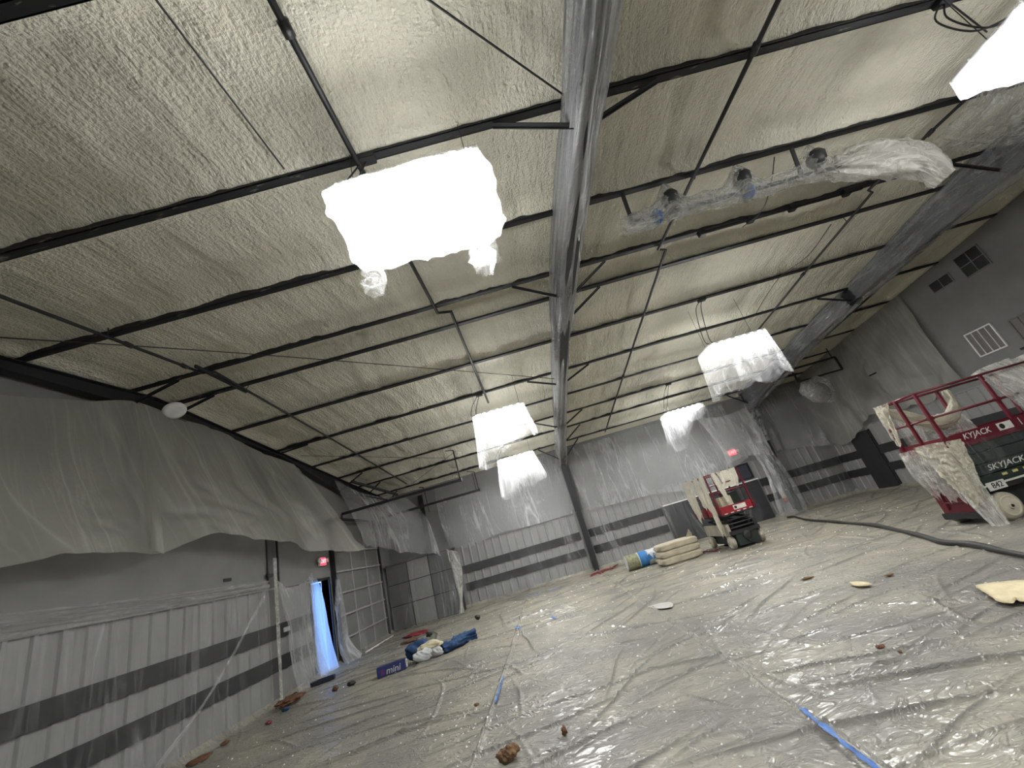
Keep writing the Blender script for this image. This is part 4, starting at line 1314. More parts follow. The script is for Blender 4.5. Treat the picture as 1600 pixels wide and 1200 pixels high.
# plastic strip in the doorway, lit by daylight from behind
sheet('door_sheet', 'tall plastic strip glowing blue with daylight in the open doorway', M['doorfilm'],
      [[(L+0.10, 10.90, 2.25), (L+0.10, 11.15, 2.22)], [(L+0.06, 10.92, 1.9), (L+0.06, 11.42, 1.9)], [(L+0.05, 10.95, 1.2), (L+0.05, 11.62, 1.2)], [(L+0.08, 10.95, 0.6), (L+0.08, 11.70, 0.6)], [(L+0.16, 10.95, 0.03), (L+0.16, 11.72, 0.03)]], 26, 50, fold=0.05, freq=5, seed=20)
sheet('wall_sheet', 'thin plastic hanging between the blue doorway and the overhead door', M['wallfilm'],
      [[onx(526, 905, L+0.18), onx(532, 905, L+0.18)], [(L+0.16, 11.9, 1.3), (L+0.2, 12.35, 1.3)], [(L+0.2, 11.75, 0.5), (L+0.25, 12.4, 0.5)], [(L+0.35, 11.7, 0.03), (L+0.5, 12.6, 0.03)]], 24, 40, fold=0.07, freq=4, seed=22, crump=0.02)
# sheet over the overhead door and the enclosure
sheet('wall_sheet', 'thin clear plastic over the sectional overhead door', M['thinfilm'],
      [[(L+0.2, 12.5, 2.1), (L+0.2, 13.8, 2.0), (L+0.3, 15.5, 2.0)], [(L+0.22, 12.5, 1.0), (L+0.22, 13.8, 1.0), (L+0.3, 15.5, 1.0)], [(L+0.4, 12.6, 0.03), (L+0.4, 13.8, 0.03), (L+0.45, 15.5, 0.03)]], 60, 30, fold=0.05, freq=10, seed=24)
sheet('wall_sheet', 'thin clear plastic over the panelled corner enclosure', M['thinfilm'],
      [[(-5.6, EY-0.06, EZ+0.02), (-4.6, EY-0.06, EZ+0.02), (-3.6, EY-0.06, EZ+0.02)], [(-5.6, EY-0.12, 1.0), (-4.6, EY-0.12, 1.0), (-3.5, EY-0.12, 1.0)], [(-5.5, EY-0.3, 0.03), (-4.6, EY-0.3, 0.03), (-3.5, EY-0.3, 0.03)]], 60, 30, fold=0.05, freq=9, seed=26)
sheet('curtain_fold', 'bright twisted plastic fold hanging at the right edge of the corner enclosure', M['paleclear'],
      [[ony(697, 858, 15.7), ony(716, 862, 15.7)], [ony(708, 900, 15.66), ony(722, 898, 15.66)], [ony(718, 940, 15.62), ony(723, 940, 15.62)], [ony(717, 960, 15.55), ony(727, 957, 15.55)]], 16, 40, fold=0.08, freq=3, seed=28, crump=0.008)
# far wall, left bay: upper sheet
xs_ = np.linspace(-3.9, 1.26, 7)
sheet('wall_sheet', 'glossy plastic over the upper far wall left of the middle column', M['wallfilm'],
      [[(x, YF-0.12, 4.62) for x in xs_], [(x, YF-0.16, 3.4) for x in xs_], [(-3.75, YF-0.16, 2.16), (-2.9, YF-0.22, 2.02), (-1.8, YF-0.20, 2.20), (-0.2, YF-0.18, 2.14), (1.28, YF-0.16, 2.16)]], 150, 70, fold=0.05, freq=11, seed=30, crump=0.003, vfreq=1.2)
sheet('wall_sheet', 'thin clear plastic over the ribbed far wall left of the middle column', M['thinfilm'],
      [[(x, YF-0.20, 2.1) for x in np.linspace(-3.5, 1.2, 5)], [(x, YF-0.22, 1.0) for x in np.linspace(-3.5, 1.2, 5)], [(x, YF-0.35, 0.04) for x in np.linspace(-3.5, 1.2, 5)]], 80, 30, fold=0.05, freq=12, seed=32)
# far wall, middle bay
xs_ = np.linspace(1.62, 8.4, 8)
sheet('wall_sheet', 'glossy wrinkled plastic over the upper far wall right of the middle column', M['wallfilm'],
      [[(x, YF-0.12, 4.60) for x in xs_], [(x, YF-0.18, 3.2) for x in xs_], [(1.6, YF-0.18, 2.10), (2.8, YF-0.2, 2.05), (4.4, YF-0.2, 1.98), (6.2, YF-0.2, 1.75), (8.4, YF-0.2, 2.3)]], 180, 80, fold=0.07, freq=13, seed=34, crump=0.004, vfreq=1.6)
sheet('wall_sheet', 'clear plastic swagged over the rails right of the middle column', M['thinfilm'],
      [[(1.6, YF-0.22, 2.1), (2.6, YF-0.25, 1.75), (3.8, YF-0.25, 1.75), (4.7, YF-0.22, 2.0)], [(1.75, YF-0.26, 1.0), (2.7, YF-0.28, 1.0), (3.7, YF-0.28, 1.0), (4.6, YF-0.26, 1.0)], [(2.0, YF-0.5, 0.04), (2.8, YF-0.5, 0.04), (3.6, YF-0.5, 0.04), (4.6, YF-0.45, 0.04)]], 70, 40, fold=0.08, freq=10, seed=36, crump=0.01)
sheet('wall_sheet', 'grey plastic hanging over the left end of the black wall pads', M['thinfilm'],
      [[(4.5, YF-0.24, 1.52), (5.4, YF-0.24, 1.52)], [(4.5, YF-0.26, 0.8), (5.5, YF-0.26, 0.8)], [(4.6, YF-0.4, 0.04), (5.8, YF-0.4, 0.04)]], 30, 26, fold=0.06, freq=5, seed=38)
# films around the right column
sheet('wall_sheet', 'crinkled clear plastic around the far exit sign', M['wallfilm'],
      [[(6.9, 15.9, 4.2), (7.8, 15.8, 4.0), (8.9, 15.9, 4.1)], [(7.2, 15.9, 3.0), (8.0, 15.8, 2.9), (9.0, 15.9, 3.0)], [(7.3, 16.0, 2.25), (8.0, 15.9, 2.35), (9.0, 15.9, 2.1)]], 60, 50, fold=0.09, freq=8, seed=40, crump=0.01)
sheet('wall_sheet', 'long clear plastic hanging to the floor beside the right column', M['wallfilm'],
      [[(8.3, 16.0, 2.9), (8.95, 15.95, 2.9)], [(8.4, 15.95, 1.6), (9.15, 15.9, 1.6)], [(8.2, 15.85, 0.5), (9.2, 15.8, 0.5)], [(8.1, 15.7, 0.03), (9.0, 15.6, 0.03)]], 36, 60, fold=0.10, freq=6, seed=42, crump=0.008)
# right corner and right wall
sheet('wall_sheet', 'dim plastic over the far wall between the right column and the corner', M['wallfilm'],
      [[(9.45, YF-0.12, 4.6), (10.5, YF-0.12, 4.6), (11.5, YF-0.2, 4.6)], [(9.45, YF-0.2, 3.2), (10.5, YF-0.2, 3.2), (11.5, YF-0.25, 3.2)], [(9.45, YF-0.2, 2.25), (10.5, YF-0.25, 2.1), (11.4, YF-0.4, 1.9)]], 50, 40, fold=0.10, freq=7, seed=44)
sheet('wall_sheet', 'clear plastic over the rails between the right column and the corner', M['thinfilm'],
      [[(9.45, YF-0.22, 2.2), (11.5, YF-0.3, 2.0)], [(9.5, YF-0.24, 1.0), (11.5, YF-0.3, 1.0)], [(9.6, YF-0.4, 0.04), (11.3, YF-0.5, 0.04)]], 50, 30, fold=0.07, freq=9, seed=46)
yr_ = [16.6, 15.0, 13.2, 12.0, 10.9]
sheet('wall_sheet', 'pleated dim plastic hung from the foam over the right wall', M['drape'],
      [[(R-0.14, y, roof_z(y)-0.0) for y in yr_], [(R-0.2, y, 3.6) for y in yr_], [(R-0.25, 16.5, 2.0), (R-0.3, 15.4, 1.75), (R-0.25, 13.9, 2.45), (R-0.2, 12.4, 2.2), (R-0.15, 10.85, 2.5)]], 110, 50, fold=0.12, freq=12, seed=48, hem=0.2)

# =================================================================== FLOOR SHEETING
rng = np.random.default_rng(11)
SEAM_A, SEAM_B = -1.15, 1.38


def make_creases(n):
    out = []
    for i in range(n):
        y = 2.3+14.0*rng.random()**1.7
        x = -6+17.5*rng.random()
        if rng.random() < 0.6:
            a = rng.normal(0.15, 0.30)
        else:
            a = rng.uniform(-1.45, 1.45)
        ln = rng.uniform(0.4, 2.2)*(0.7+y/9)
        out.append((x, y, a, ln, rng.uniform(0.005, 0.020)*(0.7+y/8), rng.uniform(0.008, 0.016)*(0.7+y/6), rng.uniform(-0.25, 0.25)))
    # the long folds in the foreground
    for x, y, a, ln, h, w, c in ((-0.6, 4.6, 0.25, 3.0, 0.03, 0.018, 0.08), (2.6, 3.6, -0.30, 2.6, 0.04, 0.026, 0.05), (2.2, 4.2, -0.25, 2.4, 0.03, 0.02, -0.06), (0.2, 5.2, 0.10, 2.4, 0.025, 0.018, 0.05),
                                 (-2.2, 5.6, 0.15, 2.6, 0.03, 0.02, 0.05), (0.1, 3.6, 0.35, 1.8, 0.025, 0.016, 0.1), (3.4, 4.6, 1.2, 1.2, 0.025, 0.018, 0.1), (-3.5, 7.0, 0.1, 3.5, 0.03, 0.025, 0.03),
                                 (-0.3, 4.1, 0.30, 2.6, 0.025, 0.016, 0.1), (-0.9, 5.0, 0.22, 2.2, 0.022, 0.016, 0.1), (1.9, 3.3, -0.2, 2.0, 0.03, 0.02, 0.08)):
        out.append((x, y, a, ln, h, w, c))
    return out


CREASES = make_creases(620)


def floor_base(X, Y):
    return 0.010+0.012*(fbm(X*0.9, Y*0.8, 81)+0.5)+0.0016*fbm(X*7, Y*5, 83, 2)


def crease_add(X, Y, c_, Z, crease_shade):
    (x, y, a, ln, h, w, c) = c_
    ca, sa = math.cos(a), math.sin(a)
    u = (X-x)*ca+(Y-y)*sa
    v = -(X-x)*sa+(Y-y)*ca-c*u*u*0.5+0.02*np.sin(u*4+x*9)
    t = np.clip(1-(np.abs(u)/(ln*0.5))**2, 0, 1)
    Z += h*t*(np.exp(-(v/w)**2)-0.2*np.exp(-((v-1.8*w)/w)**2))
    np.maximum(crease_shade, t*min(1.0, h/0.018)*np.exp(-((v+0.5*w)/(0.9*w))**2), out=crease_shade)  # mask that paints shade mostly down one side of the crease


def floor_sheet(label, x0, x1, lift, edge_l, edge_r, dx):
    ys = [YN+0.05]
    while ys[-1] < YF-0.04:
        y = ys[-1]
        ys.append(y+(0.25 if y < 2.0 else max(0.012, 0.0037*y)))
    ys = np.array(ys)
    xs = np.arange(x0, x1+1e-6, dx)
    X, Yg = np.meshgrid(xs, ys)
    crease_shade = np.zeros(X.shape)
    Z = floor_base(X, Yg)
    for c_ in CREASES:
        hx_ = abs(math.cos(c_[2]))*c_[3]*0.5+0.35
        hy_ = abs(math.sin(c_[2]))*c_[3]*0.5+0.35+abs(c_[6])*c_[3]**2/8
        i0, i1 = np.searchsorted(ys, (c_[1]-hy_, c_[1]+hy_))
        j0, j1 = np.searchsorted(xs, (c_[0]-hx_, c_[0]+hx_))
        if i1 > i0 and j1 > j0:
            crease_add(X[i0:i1, j0:j1], Yg[i0:i1, j0:j1], c_, Z[i0:i1, j0:j1], crease_shade[i0:i1, j0:j1])
    Z = np.maximum(Z, 0.004)+lift
    wav = 0.03*fbm(Yg*1.5, Yg*0+2.2, 91)
    for e, on_ in ((x0, edge_l), (x1, edge_r)):
        if on_:
            d = np.abs(X-e)
            Z += 0.028*np.exp(-((d-0.03)/0.022)**2)*(0.6+0.8*(fbm(Yg*2.3, Yg*0+e, 95)+0.5))
    Xw = X.copy()
    if edge_l:
        Xw += wav*np.exp(-((X-x0)/0.2)**2)
    if edge_r:
        Xw += wav*np.exp(-((x1-X)/0.2)**2)
    # turned up along the walls
    for dist in (X-L, R-X, YF-Yg):
        Z += 0.10*np.exp(-(np.clip(dist, 0, 9)/0.10)**2)
    V = np.stack([Xw, Yg, Z], -1).reshape(-1, 3)
    o = put('floor_sheet', V, grid_faces(len(xs), len(ys)), M['floorfilm'], smooth=True)
    o.data.attributes.new('crease', 'FLOAT', 'POINT').data.foreach_set('value', crease_shade.ravel().astype(np.float32)*0.9)
    return tag(o, label, 'plastic sheet', 'plastic sheets covering the floor')


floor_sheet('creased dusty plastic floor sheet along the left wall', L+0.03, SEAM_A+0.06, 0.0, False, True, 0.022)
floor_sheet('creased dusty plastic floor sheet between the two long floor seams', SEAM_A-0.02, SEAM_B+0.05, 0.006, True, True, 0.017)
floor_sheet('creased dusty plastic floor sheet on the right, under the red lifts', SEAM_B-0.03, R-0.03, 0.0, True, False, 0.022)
FZ = 0.02

# =================================================================== SCISSOR LIFTS
def wheel(root, c, axis_y, r, w, nm='wheel'):
    """axis along local y; outer face on the axis_y side"""
    o = MB().lathe((c[0], c[1]-w/2, c[2]), (0, 1, 0), [(r*0.80, 0), (r*0.97, w*0.12), (r, w*0.3), (r, w*0.7), (r*0.97, w*0.88), (r*0.80, w)], 30).build(nm, M['tyre'], root, smooth=True, local=True)
    yo = c[1]+axis_y*w/2
    MB().lathe((c[0], yo-0.004*axis_y, c[2]), (0, axis_y, 0), [(r*0.74, 0), (r*0.74, 0.012), (r*0.66, 0.016), (r*0.60, 0.006), (r*0.2, 0.010), (r*0.2, 0.03), (r*0.08, 0.032)], 26).build('hub', M['hub'], o, smooth=False, local=True)
    MB().lathe((c[0], yo+0.024*axis_y, c[2]), (0, axis_y, 0), [(r*0.12, 0), (r*0.10, 0.012)], 8).build('axle_nut', M['black'], o, local=True)
    return o


def scissor_arms(root, x0, x1, y0, y1, z0, z1, n):
    for k in range(n):
        za = z0+(z1-z0)*k/n
        zb = z0+(z1-z0)*(k+1)/n
        for yy in (y0, y1):
            MB().obox((x0, yy, za), (x1, yy, zb), 0.03, 0.05).build('scissor_arm', M['black'], root, local=True)
            MB().obox((x1, yy+0.035*(1 if yy < 0 else -1), za), (x0, yy+0.035*(1 if yy < 0 else -1), zb), 0.03, 0.05).build('scissor_arm', M['black'], root, local=True)


def rails(root, x0, x1, y0, y1, zf, zt, posts, mat, r=0.019):
    zm = zf+(zt-zf)*0.53
    for a, b_ in (((x0, y0), (x1, y0)), ((x0, y1), (x1, y1)), ((x0, y0), (x0, y1)), ((x1, y0), (x1, y1))):
        MB().tube([(a[0], a[1], zt), (b_[0], b_[1], zt)], r, 10).build('top_rail', mat, root, smooth=True, local=True)
        MB().tube([(a[0], a[1], zm), (b_[0], b_[1], zm)], r*0.9, 10).build('mid_rail', mat, root, smooth=True, local=True)
    for (px_, py_) in posts:
        p = MB().box(px_-r*1.2, px_+r*1.2, py_-r*1.2, py_+r*1.2, zf, zt, 0.004).build('post', mat, root, local=True)
        MB().box(px_-0.05, px_+0.05, py_-0.03, py_+0.03, zf, zf+0.16, 0.006).build('post_socket', mat, p, local=True)
        MB().box(px_-0.034, px_+0.034, py_-0.034, py_+0.034, zm-0.03, zm+0.03, 0.004).build('joint_clamp', mat, p, local=True)


# ---- large lift at the right edge; long side faces the viewer
LX, LY, LL, LW = 6.44, 6.86, 2.30, 0.80
l1 = thing('scissor_lift', 'red and dark green scissor lift at the right edge, hung with foam-covered plastic', 'scissor lift', (LX+LL/2, LY+LW/2, FZ), group='red scissor lifts')
hx, hy = LL/2, LW/2
for sx in (-1, 1):
    for sy in (-1, 1):
        wheel(l1, (sx*(hx-0.24), sy*(hy-0.02), 0.20), sy, 0.20, 0.16)
MB().box(-hx+0.05, hx-0.05, -hy+0.10, hy-0.10, 0.12, 0.46, 0.02).build('chassis', M['black'], l1, local=True)
# side covers: stacked plates along both long sides
for sy in (-1, 1):
    yo = sy*(hy+0.005)
    for k, (z0, z1, mt, o_) in enumerate(((0.43, 0.52, 'black', 0.0), (0.53, 0.66, 'green', 0.012), (0.67, 0.82, 'green', 0.004), (0.83, 0.98, 'green', -0.012), (0.99, 1.12, 'green', -0.03))):
        y_in, y_out = yo-sy*0.07, yo+sy*o_
        MB().box(-hx+0.12, hx-0.02, min(y_in, y_out), max(y_in, y_out), z0, z1, 0.008).build('side_cover', M[mt], l1, local=True)
    MB().box(-hx+0.08, hx-0.02, min(yo, yo+sy*0.02), max(yo, yo+sy*0.02), 0.505, 0.53).build('edge_strip', M['decal'], l1, local=True)
for k in range(5):
    MB().box(-hx+0.46+k*0.17, -hx+0.54+k*0.17, -hy-0.022, -hy-0.0175, 0.60, 0.635).build('yellow_marker', M['yellow'], l1, local=True)
letters('SKYJACK', 0.12, (-hx+0.62, -hy-0.0125, 0.745), (1, 0, 0), (0, 0, 1), M['decal'], l1, shear=0.25, local=True, sx=1.25)
pl_ = MB().box(-hx+0.13, -hx+0.41, -hy-0.034, -hy-0.026, 0.44, 0.56).build('number_plate', M['decal'], l1, local=True)
letters('842', 0.115, (-hx+0.28, -hy-0.037, 0.50), (1, 0, 0), (0, 0, 1), M['black'], l1, local=True)
scissor_arms(l1, -hx+0.2, hx-0.2, -hy+0.16, hy-0.16, 0.48, 1.12, 4)
# end structure with ladder
MB().box(-hx-0.02, -hx+0.06, -hy+0.05, hy-0.05, 0.16, 0.62, 0.01).build('end_bumper', M['red'], l1, local=True)
MB().box(-hx-0.05, -hx-0.02, -hy+0.02, hy-0.02, 0.10, 0.20, 0.01).build('pothole_guard', M['black'], l1, local=True)
for yy in (-0.2, 0.2):
    MB().tube([(-hx-0.04, yy, 0.25), (-hx-0.04, yy, 1.16)], 0.014, 8).build('ladder_rail', M['red'], l1, local=True)
for k in range(4):
    MB().tube([(-hx-0.04, -0.2, 0.36+k*0.22), (-hx-0.04, 0.2, 0.36+k*0.22)], 0.012, 8).build('ladder_rung', M['red'], l1, local=True)
# platform
px0, px1, py0, py1 = -hx+0.02, hx, -hy, hy
ZP, ZT = 1.17, 2.10
MB().box(px0, px1, py0, py1, ZP-0.05, ZP, 0.006).build('platform', M['red'], l1, local=True)
for yy in (py0, py1-0.02):
    MB().box(px0+0.10, px1, yy, yy+0.02, ZP, ZP+0.17, 0.004).build('toe_board', M['red'], l1, local=True)
for xx in (px0, px1-0.02):
    MB().box(xx, xx+0.02, py0, py1, ZP, ZP+0.17, 0.004).build('toe_board', M['red'], l1, local=True)
letters('KYJACK', 0.125, (px0+0.50, py0-0.006, ZP+0.09), (1, 0, 0), (0, 0, 1), M['decal'], l1, shear=0.25, local=True, sx=1.05)
st = MB().box(px0+0.86, px0+1.24, py0-0.004, py0, ZP+0.03, ZP+0.145).build('sticker', M['decal'], l1, local=True)
MB().lathe((px0+0.93, py0-0.004, ZP+0.088), (0, -1, 0), [(0.042, 0), (0.042, 0.003)], 18).build('sticker_dot', M['black'], st, local=True)
rails(l1, px0, px1, py0, py1, ZP, ZT, [(px0, py0), (px0, py1), (px0+0.0, 0.0), (px0+1.15, py0), (px0+1.15, py1), (px1, py0), (px1, py1)], M['red'])
MB().obox((px0+0.03, py0+0.04, ZP+0.02), (px0+0.20, py0+0.3, ZP+0.02), 0.2, 0.12).build('control_box', M['bright_red'], l1, local=True)


def lw(p):
    return tuple(np.array([LX+LL/2, LY+LW/2, FZ])+np.array(p))


# foam-covered plastic on this lift
sleeve('foam_drape', 'cream foam-stiffened plastic swag inside the rails of the right lift', M['creamfilm'],
       [lw((px0+0.02, py1-0.02, 2.06)), lw((px0+0.30, py1-0.06, 1.82)), lw((px0+0.62, py1-0.08, 1.62)), lw((px0+0.95, py1-0.08, 1.58)), lw((px0+1.20, py1-0.06, 1.72)), lw((px0+1.30, py1-0.02, 2.06))],
       lambda t: [((0.035+0.05*math.sin(math.pi*t))*math.cos(a), (0.05+0.07*math.sin(math.pi*t))*math.sin(a)) for a in np.linspace(0, 2*math.pi, 12, endpoint=False)], 70, 24, cat='plastic sheet', crump=0.03, seed=101)
sheet('clear_drape', 'clear plastic hanging inside the left rails of the right lift', M['paleclear'],
      [[lw((px0+0.02, py1-0.05, 2.05)), lw((px0+0.30, py1-0.07, 1.80)), lw((px0+0.7, py1-0.09, 1.58)), lw((px0+1.2, py1-0.08, 1.65))], [lw((px0+0.02, py1-0.08, 1.7)), lw((px0+0.35, py1-0.1, 1.55)), lw((px0+0.75, py1-0.1, 1.42)), lw((px0+1.25, py1-0.1, 1.5))], [lw((px0+0.02, py1-0.1, 1.30)), lw((px0+0.4, py1-0.1, 1.28)), lw((px0+0.8, py1-0.1, 1.27)), lw((px0+1.3, py1-0.1, 1.3))]], 50, 24, fold=0.04, freq=7, seed=102, ramp_v=1)
sheet('foam_drape', 'stiff cream plastic strip over the top left corner of the right lift', M['creamfilm'],
      [[lw((px0-0.05, py1+0.03, 2.13)), lw((px0-0.06, py1-0.12, 2.12)), lw((px0-0.03, py1-0.3, 2.12))], [lw((px0-0.07, py1+0.03, 1.85)), lw((px0-0.05, py1-0.08, 1.82)), lw((px0-0.05, py1-0.2, 1.9))], [lw((px0-0.08, py1+0.02, 1.40)), lw((px0-0.06, py1-0.04, 1.36)), lw((px0-0.05, py1-0.09, 1.45))]], 22, 34, fold=0.035, freq=4, seed=103, crump=0.022)
sheet('foam_drape', 'thick cream foam-crusted plastic pouring down the near corner of the right lift', M['creamfilm'],
      [[lw((-hx-0.12, 0.05, 1.30)), lw((-hx-0.10, -0.2, 1.30)), lw((-hx-0.05, -hy-0.05, 1.28)), lw((-hx+0.20, -hy-0.07, 1.25))],
       [lw((-hx-0.12, -0.05, 0.98)), lw((-hx-0.11, -0.2, 0.96)), lw((-hx-0.07, -hy-0.06, 0.95)), lw((-hx+0.12, -hy-0.09, 0.98))],
       [lw((-hx-0.13, -0.2, 0.66)), lw((-hx-0.12, -0.28, 0.62)), lw((-hx-0.08, -hy-0.08, 0.58)), lw((-hx+0.04, -hy-0.10, 0.62))],
       [lw((-hx-0.14, -0.3, 0.40)), lw((-hx-0.13, -0.33, 0.36)), lw((-hx-0.11, -hy-0.05, 0.33)), lw((-hx-0.03, -hy-0.10, 0.36))]], 44, 44, fold=0.05, freq=8, seed=105, crump=0.035, ramp_v=1, hem=0.15)
sheet('clear_drape', 'clear plastic hung over the red ladder end of the right lift', M['paleclear'],
      [[lw((-hx-0.10, hy+0.02, 1.26)), lw((-hx-0.11, 0.1, 1.27)), lw((-hx-0.10, -0.2, 1.27))], [lw((-hx-0.14, hy+0.0, 0.9)), lw((-hx-0.14, 0.1, 0.9)), lw((-hx-0.13, -0.2, 0.9))], [lw((-hx-0.13, hy-0.1, 0.5)), lw((-hx-0.14, 0.1, 0.44)), lw((-hx-0.13, -0.25, 0.4))]], 34, 34, fold=0.05, freq=6, seed=106, crump=0.01, hem=0.2)
sheet('clear_drape', 'clear plastic tail trailing from the right lift down to the floor', M['paleclear'],
      [[lw((-hx-0.11, -hy+0.2, 0.8)), lw((-hx+0.02, -hy-0.10, 0.85))], [lw((-hx-0.15, -hy+0.1, 0.4)), lw((-hx-0.02, -hy-0.16, 0.42))], [lw((-hx-0.22, -hy-0.1, 0.02)), lw((-hx-0.10, -hy-0.25, 0.02))]], 24, 40, fold=0.05, freq=5, seed=107, crump=0.01)
sheet('clear_drape', 'clear plastic drooping from the red platform over the dark green cover', M['thinfilm'],
      [[lw((-hx+0.15, -hy-0.04, 1.19)), lw((0.0, -hy-0.04, 1.19)), lw((hx, -hy-0.04, 1.19))], [lw((-hx+0.15, -hy-0.07, 0.95)), lw((-0.3, -hy-0.06, 1.0)), lw((hx, -hy-0.05, 1.08))], [lw((-hx+0.15, -hy-0.06, 0.62)), lw((-hx+0.65, -hy-0.08, 0.78)), lw((hx, -hy-0.05, 0.98))]], 60, 20, fold=0.03, freq=8, seed=109)
sheet('clear_drape', 'pale plastic heaped over the top rails at the right picture edge', M['paleclear'],
      [[lw((px0+1.12, py0+0.02, 2.16)), lw((px0+1.55, py0+0.1, 2.24)), lw((px0+2.2, py0+0.1, 2.22))], [lw((px0+1.16, py0-0.05, 1.9)), lw((px0+1.6, py0-0.03, 1.85)), lw((px0+2.2, py0-0.03, 1.8))], [lw((px0+1.32, py0-0.03, 1.6)), lw((px0+1.7, py0-0.04, 1.5)), lw((px0+2.2, py0-0.04, 1.4))], [lw((px0+1.45, py0+0.02, 1.36)), lw((px0+1.8, py0+0.02, 1.3)), lw((px0+2.2, py0+0.02, 1.25))]], 50, 44, fold=0.06, freq=6, seed=111, crump=0.02, ramp_v=1)

# ---- smaller lift near the far wall; its end faces the viewer
sx0, sx1, sy0, sy1 = 4.58, 5.40, 11.65, 13.40
l2 = thing('scissor_lift', 'smaller red scissor lift near the far wall, end on, draped with stiff cream plastic', 'scissor lift', ((sx0+sx1)/2, (sy0+sy1)/2, FZ), math.pi/2, group='red scissor lifts')
hx2, hy2 = (sy1-sy0)/2, (sx1-sx0)/2
for sx in (-1, 1):
    for sy in (-1, 1):
        wheel(l2, (sx*(hx2-0.20), sy*(hy2-0.03), 0.165), sy, 0.165, 0.12)
MB().box(-hx2+0.10, hx2-0.05, -hy2+0.10, hy2-0.10, 0.09, 0.40, 0.02).build('chassis', M['black'], l2, local=True)
MB().box(-hx2, -hx2+0.10, -hy2+0.02, hy2-0.02, 0.34, 0.44, 0.01).build('end_beam', M['black'], l2, local=True)
MB().box(-hx2+0.02, -hx2+0.10, -hy2+0.12, hy2-0.12, 0.06, 0.34, 0.01).build('end_plate', M['green'], l2, local=True)
MB().lathe((-hx2+0.02, 0, 0.27), (-1, 0, 0), [(0.12, 0), (0.11, 0.03), (0.05, 0.05)], 20).build('drive_cover', M['black'], l2, local=True)
MB().tube([(-hx2, -0.05, 0.18), (-hx2-0.04, 0, 0.12), (-hx2, 0.05, 0.18)], 0.014, 8).build('tow_eye', M['black'], l2, local=True)
for sy in (-1, 1):
    MB().box(-hx2+0.10, hx2-0.05, min(sy*hy2, sy*(hy2-0.09)), max(sy*hy2, sy*(hy2-0.09)), 0.33, 0.62, 0.01).build('side_cover', M['tyre'] if sy > 0 else M['green'], l2, local=True)
scissor_arms(l2, -hx2+0.12, hx2-0.12, -hy2+0.16, hy2-0.16, 0.42, 0.82, 3)
for k in range(3):
    MB().tube([(-hx2+0.10, -hy2+0.1, 0.50+0.10*k), (-hx2+0.10, hy2-0.1, 0.50+0.10*k)], 0.022, 8).build('cross_tube', M['black'], l2, local=True)
qx0, qx1, qy0, qy1 = -hx2-0.02, hx2, -hy2-0.06, hy2+0.04
ZP2, ZT2 = 0.86, 1.92
MB().box(qx0, qx1, qy0, qy1, ZP2-0.04, ZP2, 0.005).build('platform', M['black'], l2, local=True)
for yy in (qy0, qy1-0.02):
    MB().box(qx0, qx1, yy, yy+0.02, ZP2, ZP2+0.20, 0.004).build('toe_board', M['bright_red'], l2, local=True)
for xx in (qx0, qx1-0.02):
    MB().box(xx, xx+0.02, qy0, qy1, ZP2, ZP2+0.20, 0.004).build('toe_board', M['bright_red'], l2, local=True)
st = MB().box(qx0-0.004, qx0, -0.28, 0.06, ZP2+0.06, ZP2+0.17).build('sticker', M['decal'], l2, local=True)
MB().lathe((qx0-0.004, 0.0, ZP2+0.115), (-1, 0, 0), [(0.036, 0), (0.036, 0.003)], 16).build('sticker_dot', M['black'], st, local=True)
for k in range(5):
    yy = qy0+0.05+k*0.17
    MB().box(qx0-0.003, qx0, yy, yy+0.085, ZP2+0.004, ZP2+0.026).build('stripe_mark', M['decal'], l2, local=True)
rails(l2, qx0, qx1, qy0, qy1, ZP2, ZT2, [(qx0, qy0), (qx0, qy1), (qx1, qy0), (qx1, qy1), (0, qy1), (0, qy0)], M['red'], 0.017)
MB().tube([(qx0, qy0, ZP2+0.78), (qx0, qy1, ZP2+0.78)], 0.015, 8).build('gate_bar', M['red'], l2, local=True)
cb = MB().box(qx0+0.30, qx0+0.62, -0.34, -0.02, ZP2+0.02, ZP2+0.50, 0.01).build('control_box', M['green'], l2, local=True)


def l2w(p):     # local (x along length, y across) to world
    c = np.array([(sx0+sx1)/2, (sy0+sy1)/2, FZ])
    return tuple(c+np.array([-p[1], p[0], p[2]]))


for (xa, xb, zl, lb, sd) in ((qx0-0.03, qx0+0.30, 0.48, 'longest stiff cream plastic strip at the front left corner of the small lift', 113), (qx0+0.36, qx0+0.80, 1.15, 'short stiff cream plastic strip on the left side of the small lift', 114), (qx0+0.9, qx1-0.05, 0.98, 'rearmost stiff cream plastic strip on the left side of the small lift', 116)):
    sheet('foam_drape', lb, M['creamfilm'],
          [[l2w((xa, qy1+0.03, 1.95)), l2w(((xa+xb)/2, qy1+0.05, 1.95)), l2w((xb, qy1+0.04, 1.94))], [l2w((xa+0.02, qy1+0.06, 1.5)), l2w(((xa+xb)/2, qy1+0.08, 1.48)), l2w((xb-0.04, qy1+0.07, 1.52))], [l2w((xa+0.05, qy1+0.05, zl)), l2w(((xa+xb)/2, qy1+0.08, zl-0.12)), l2w((xb-0.12, qy1+0.06, zl+0.2))]], 24, 36, fold=0.05, freq=5, seed=sd, crump=0.015, hem=0.3)
sheet('foam_drape', 'stiff cream plastic strips over the front rail of the small lift', M['creamfilm'],
      [[l2w((qx0-0.03, 0.28, 1.95)), l2w((qx0-0.03, 0.15, 1.95))], [l2w((qx0-0.05, 0.24, 1.6)), l2w((qx0-0.05, 0.10, 1.6))], [l2w((qx0-0.05, 0.16, 1.16)), l2w((qx0-0.05, 0.08, 1.14))]], 10, 26, fold=0.03, freq=3, seed=115, crump=0.01)
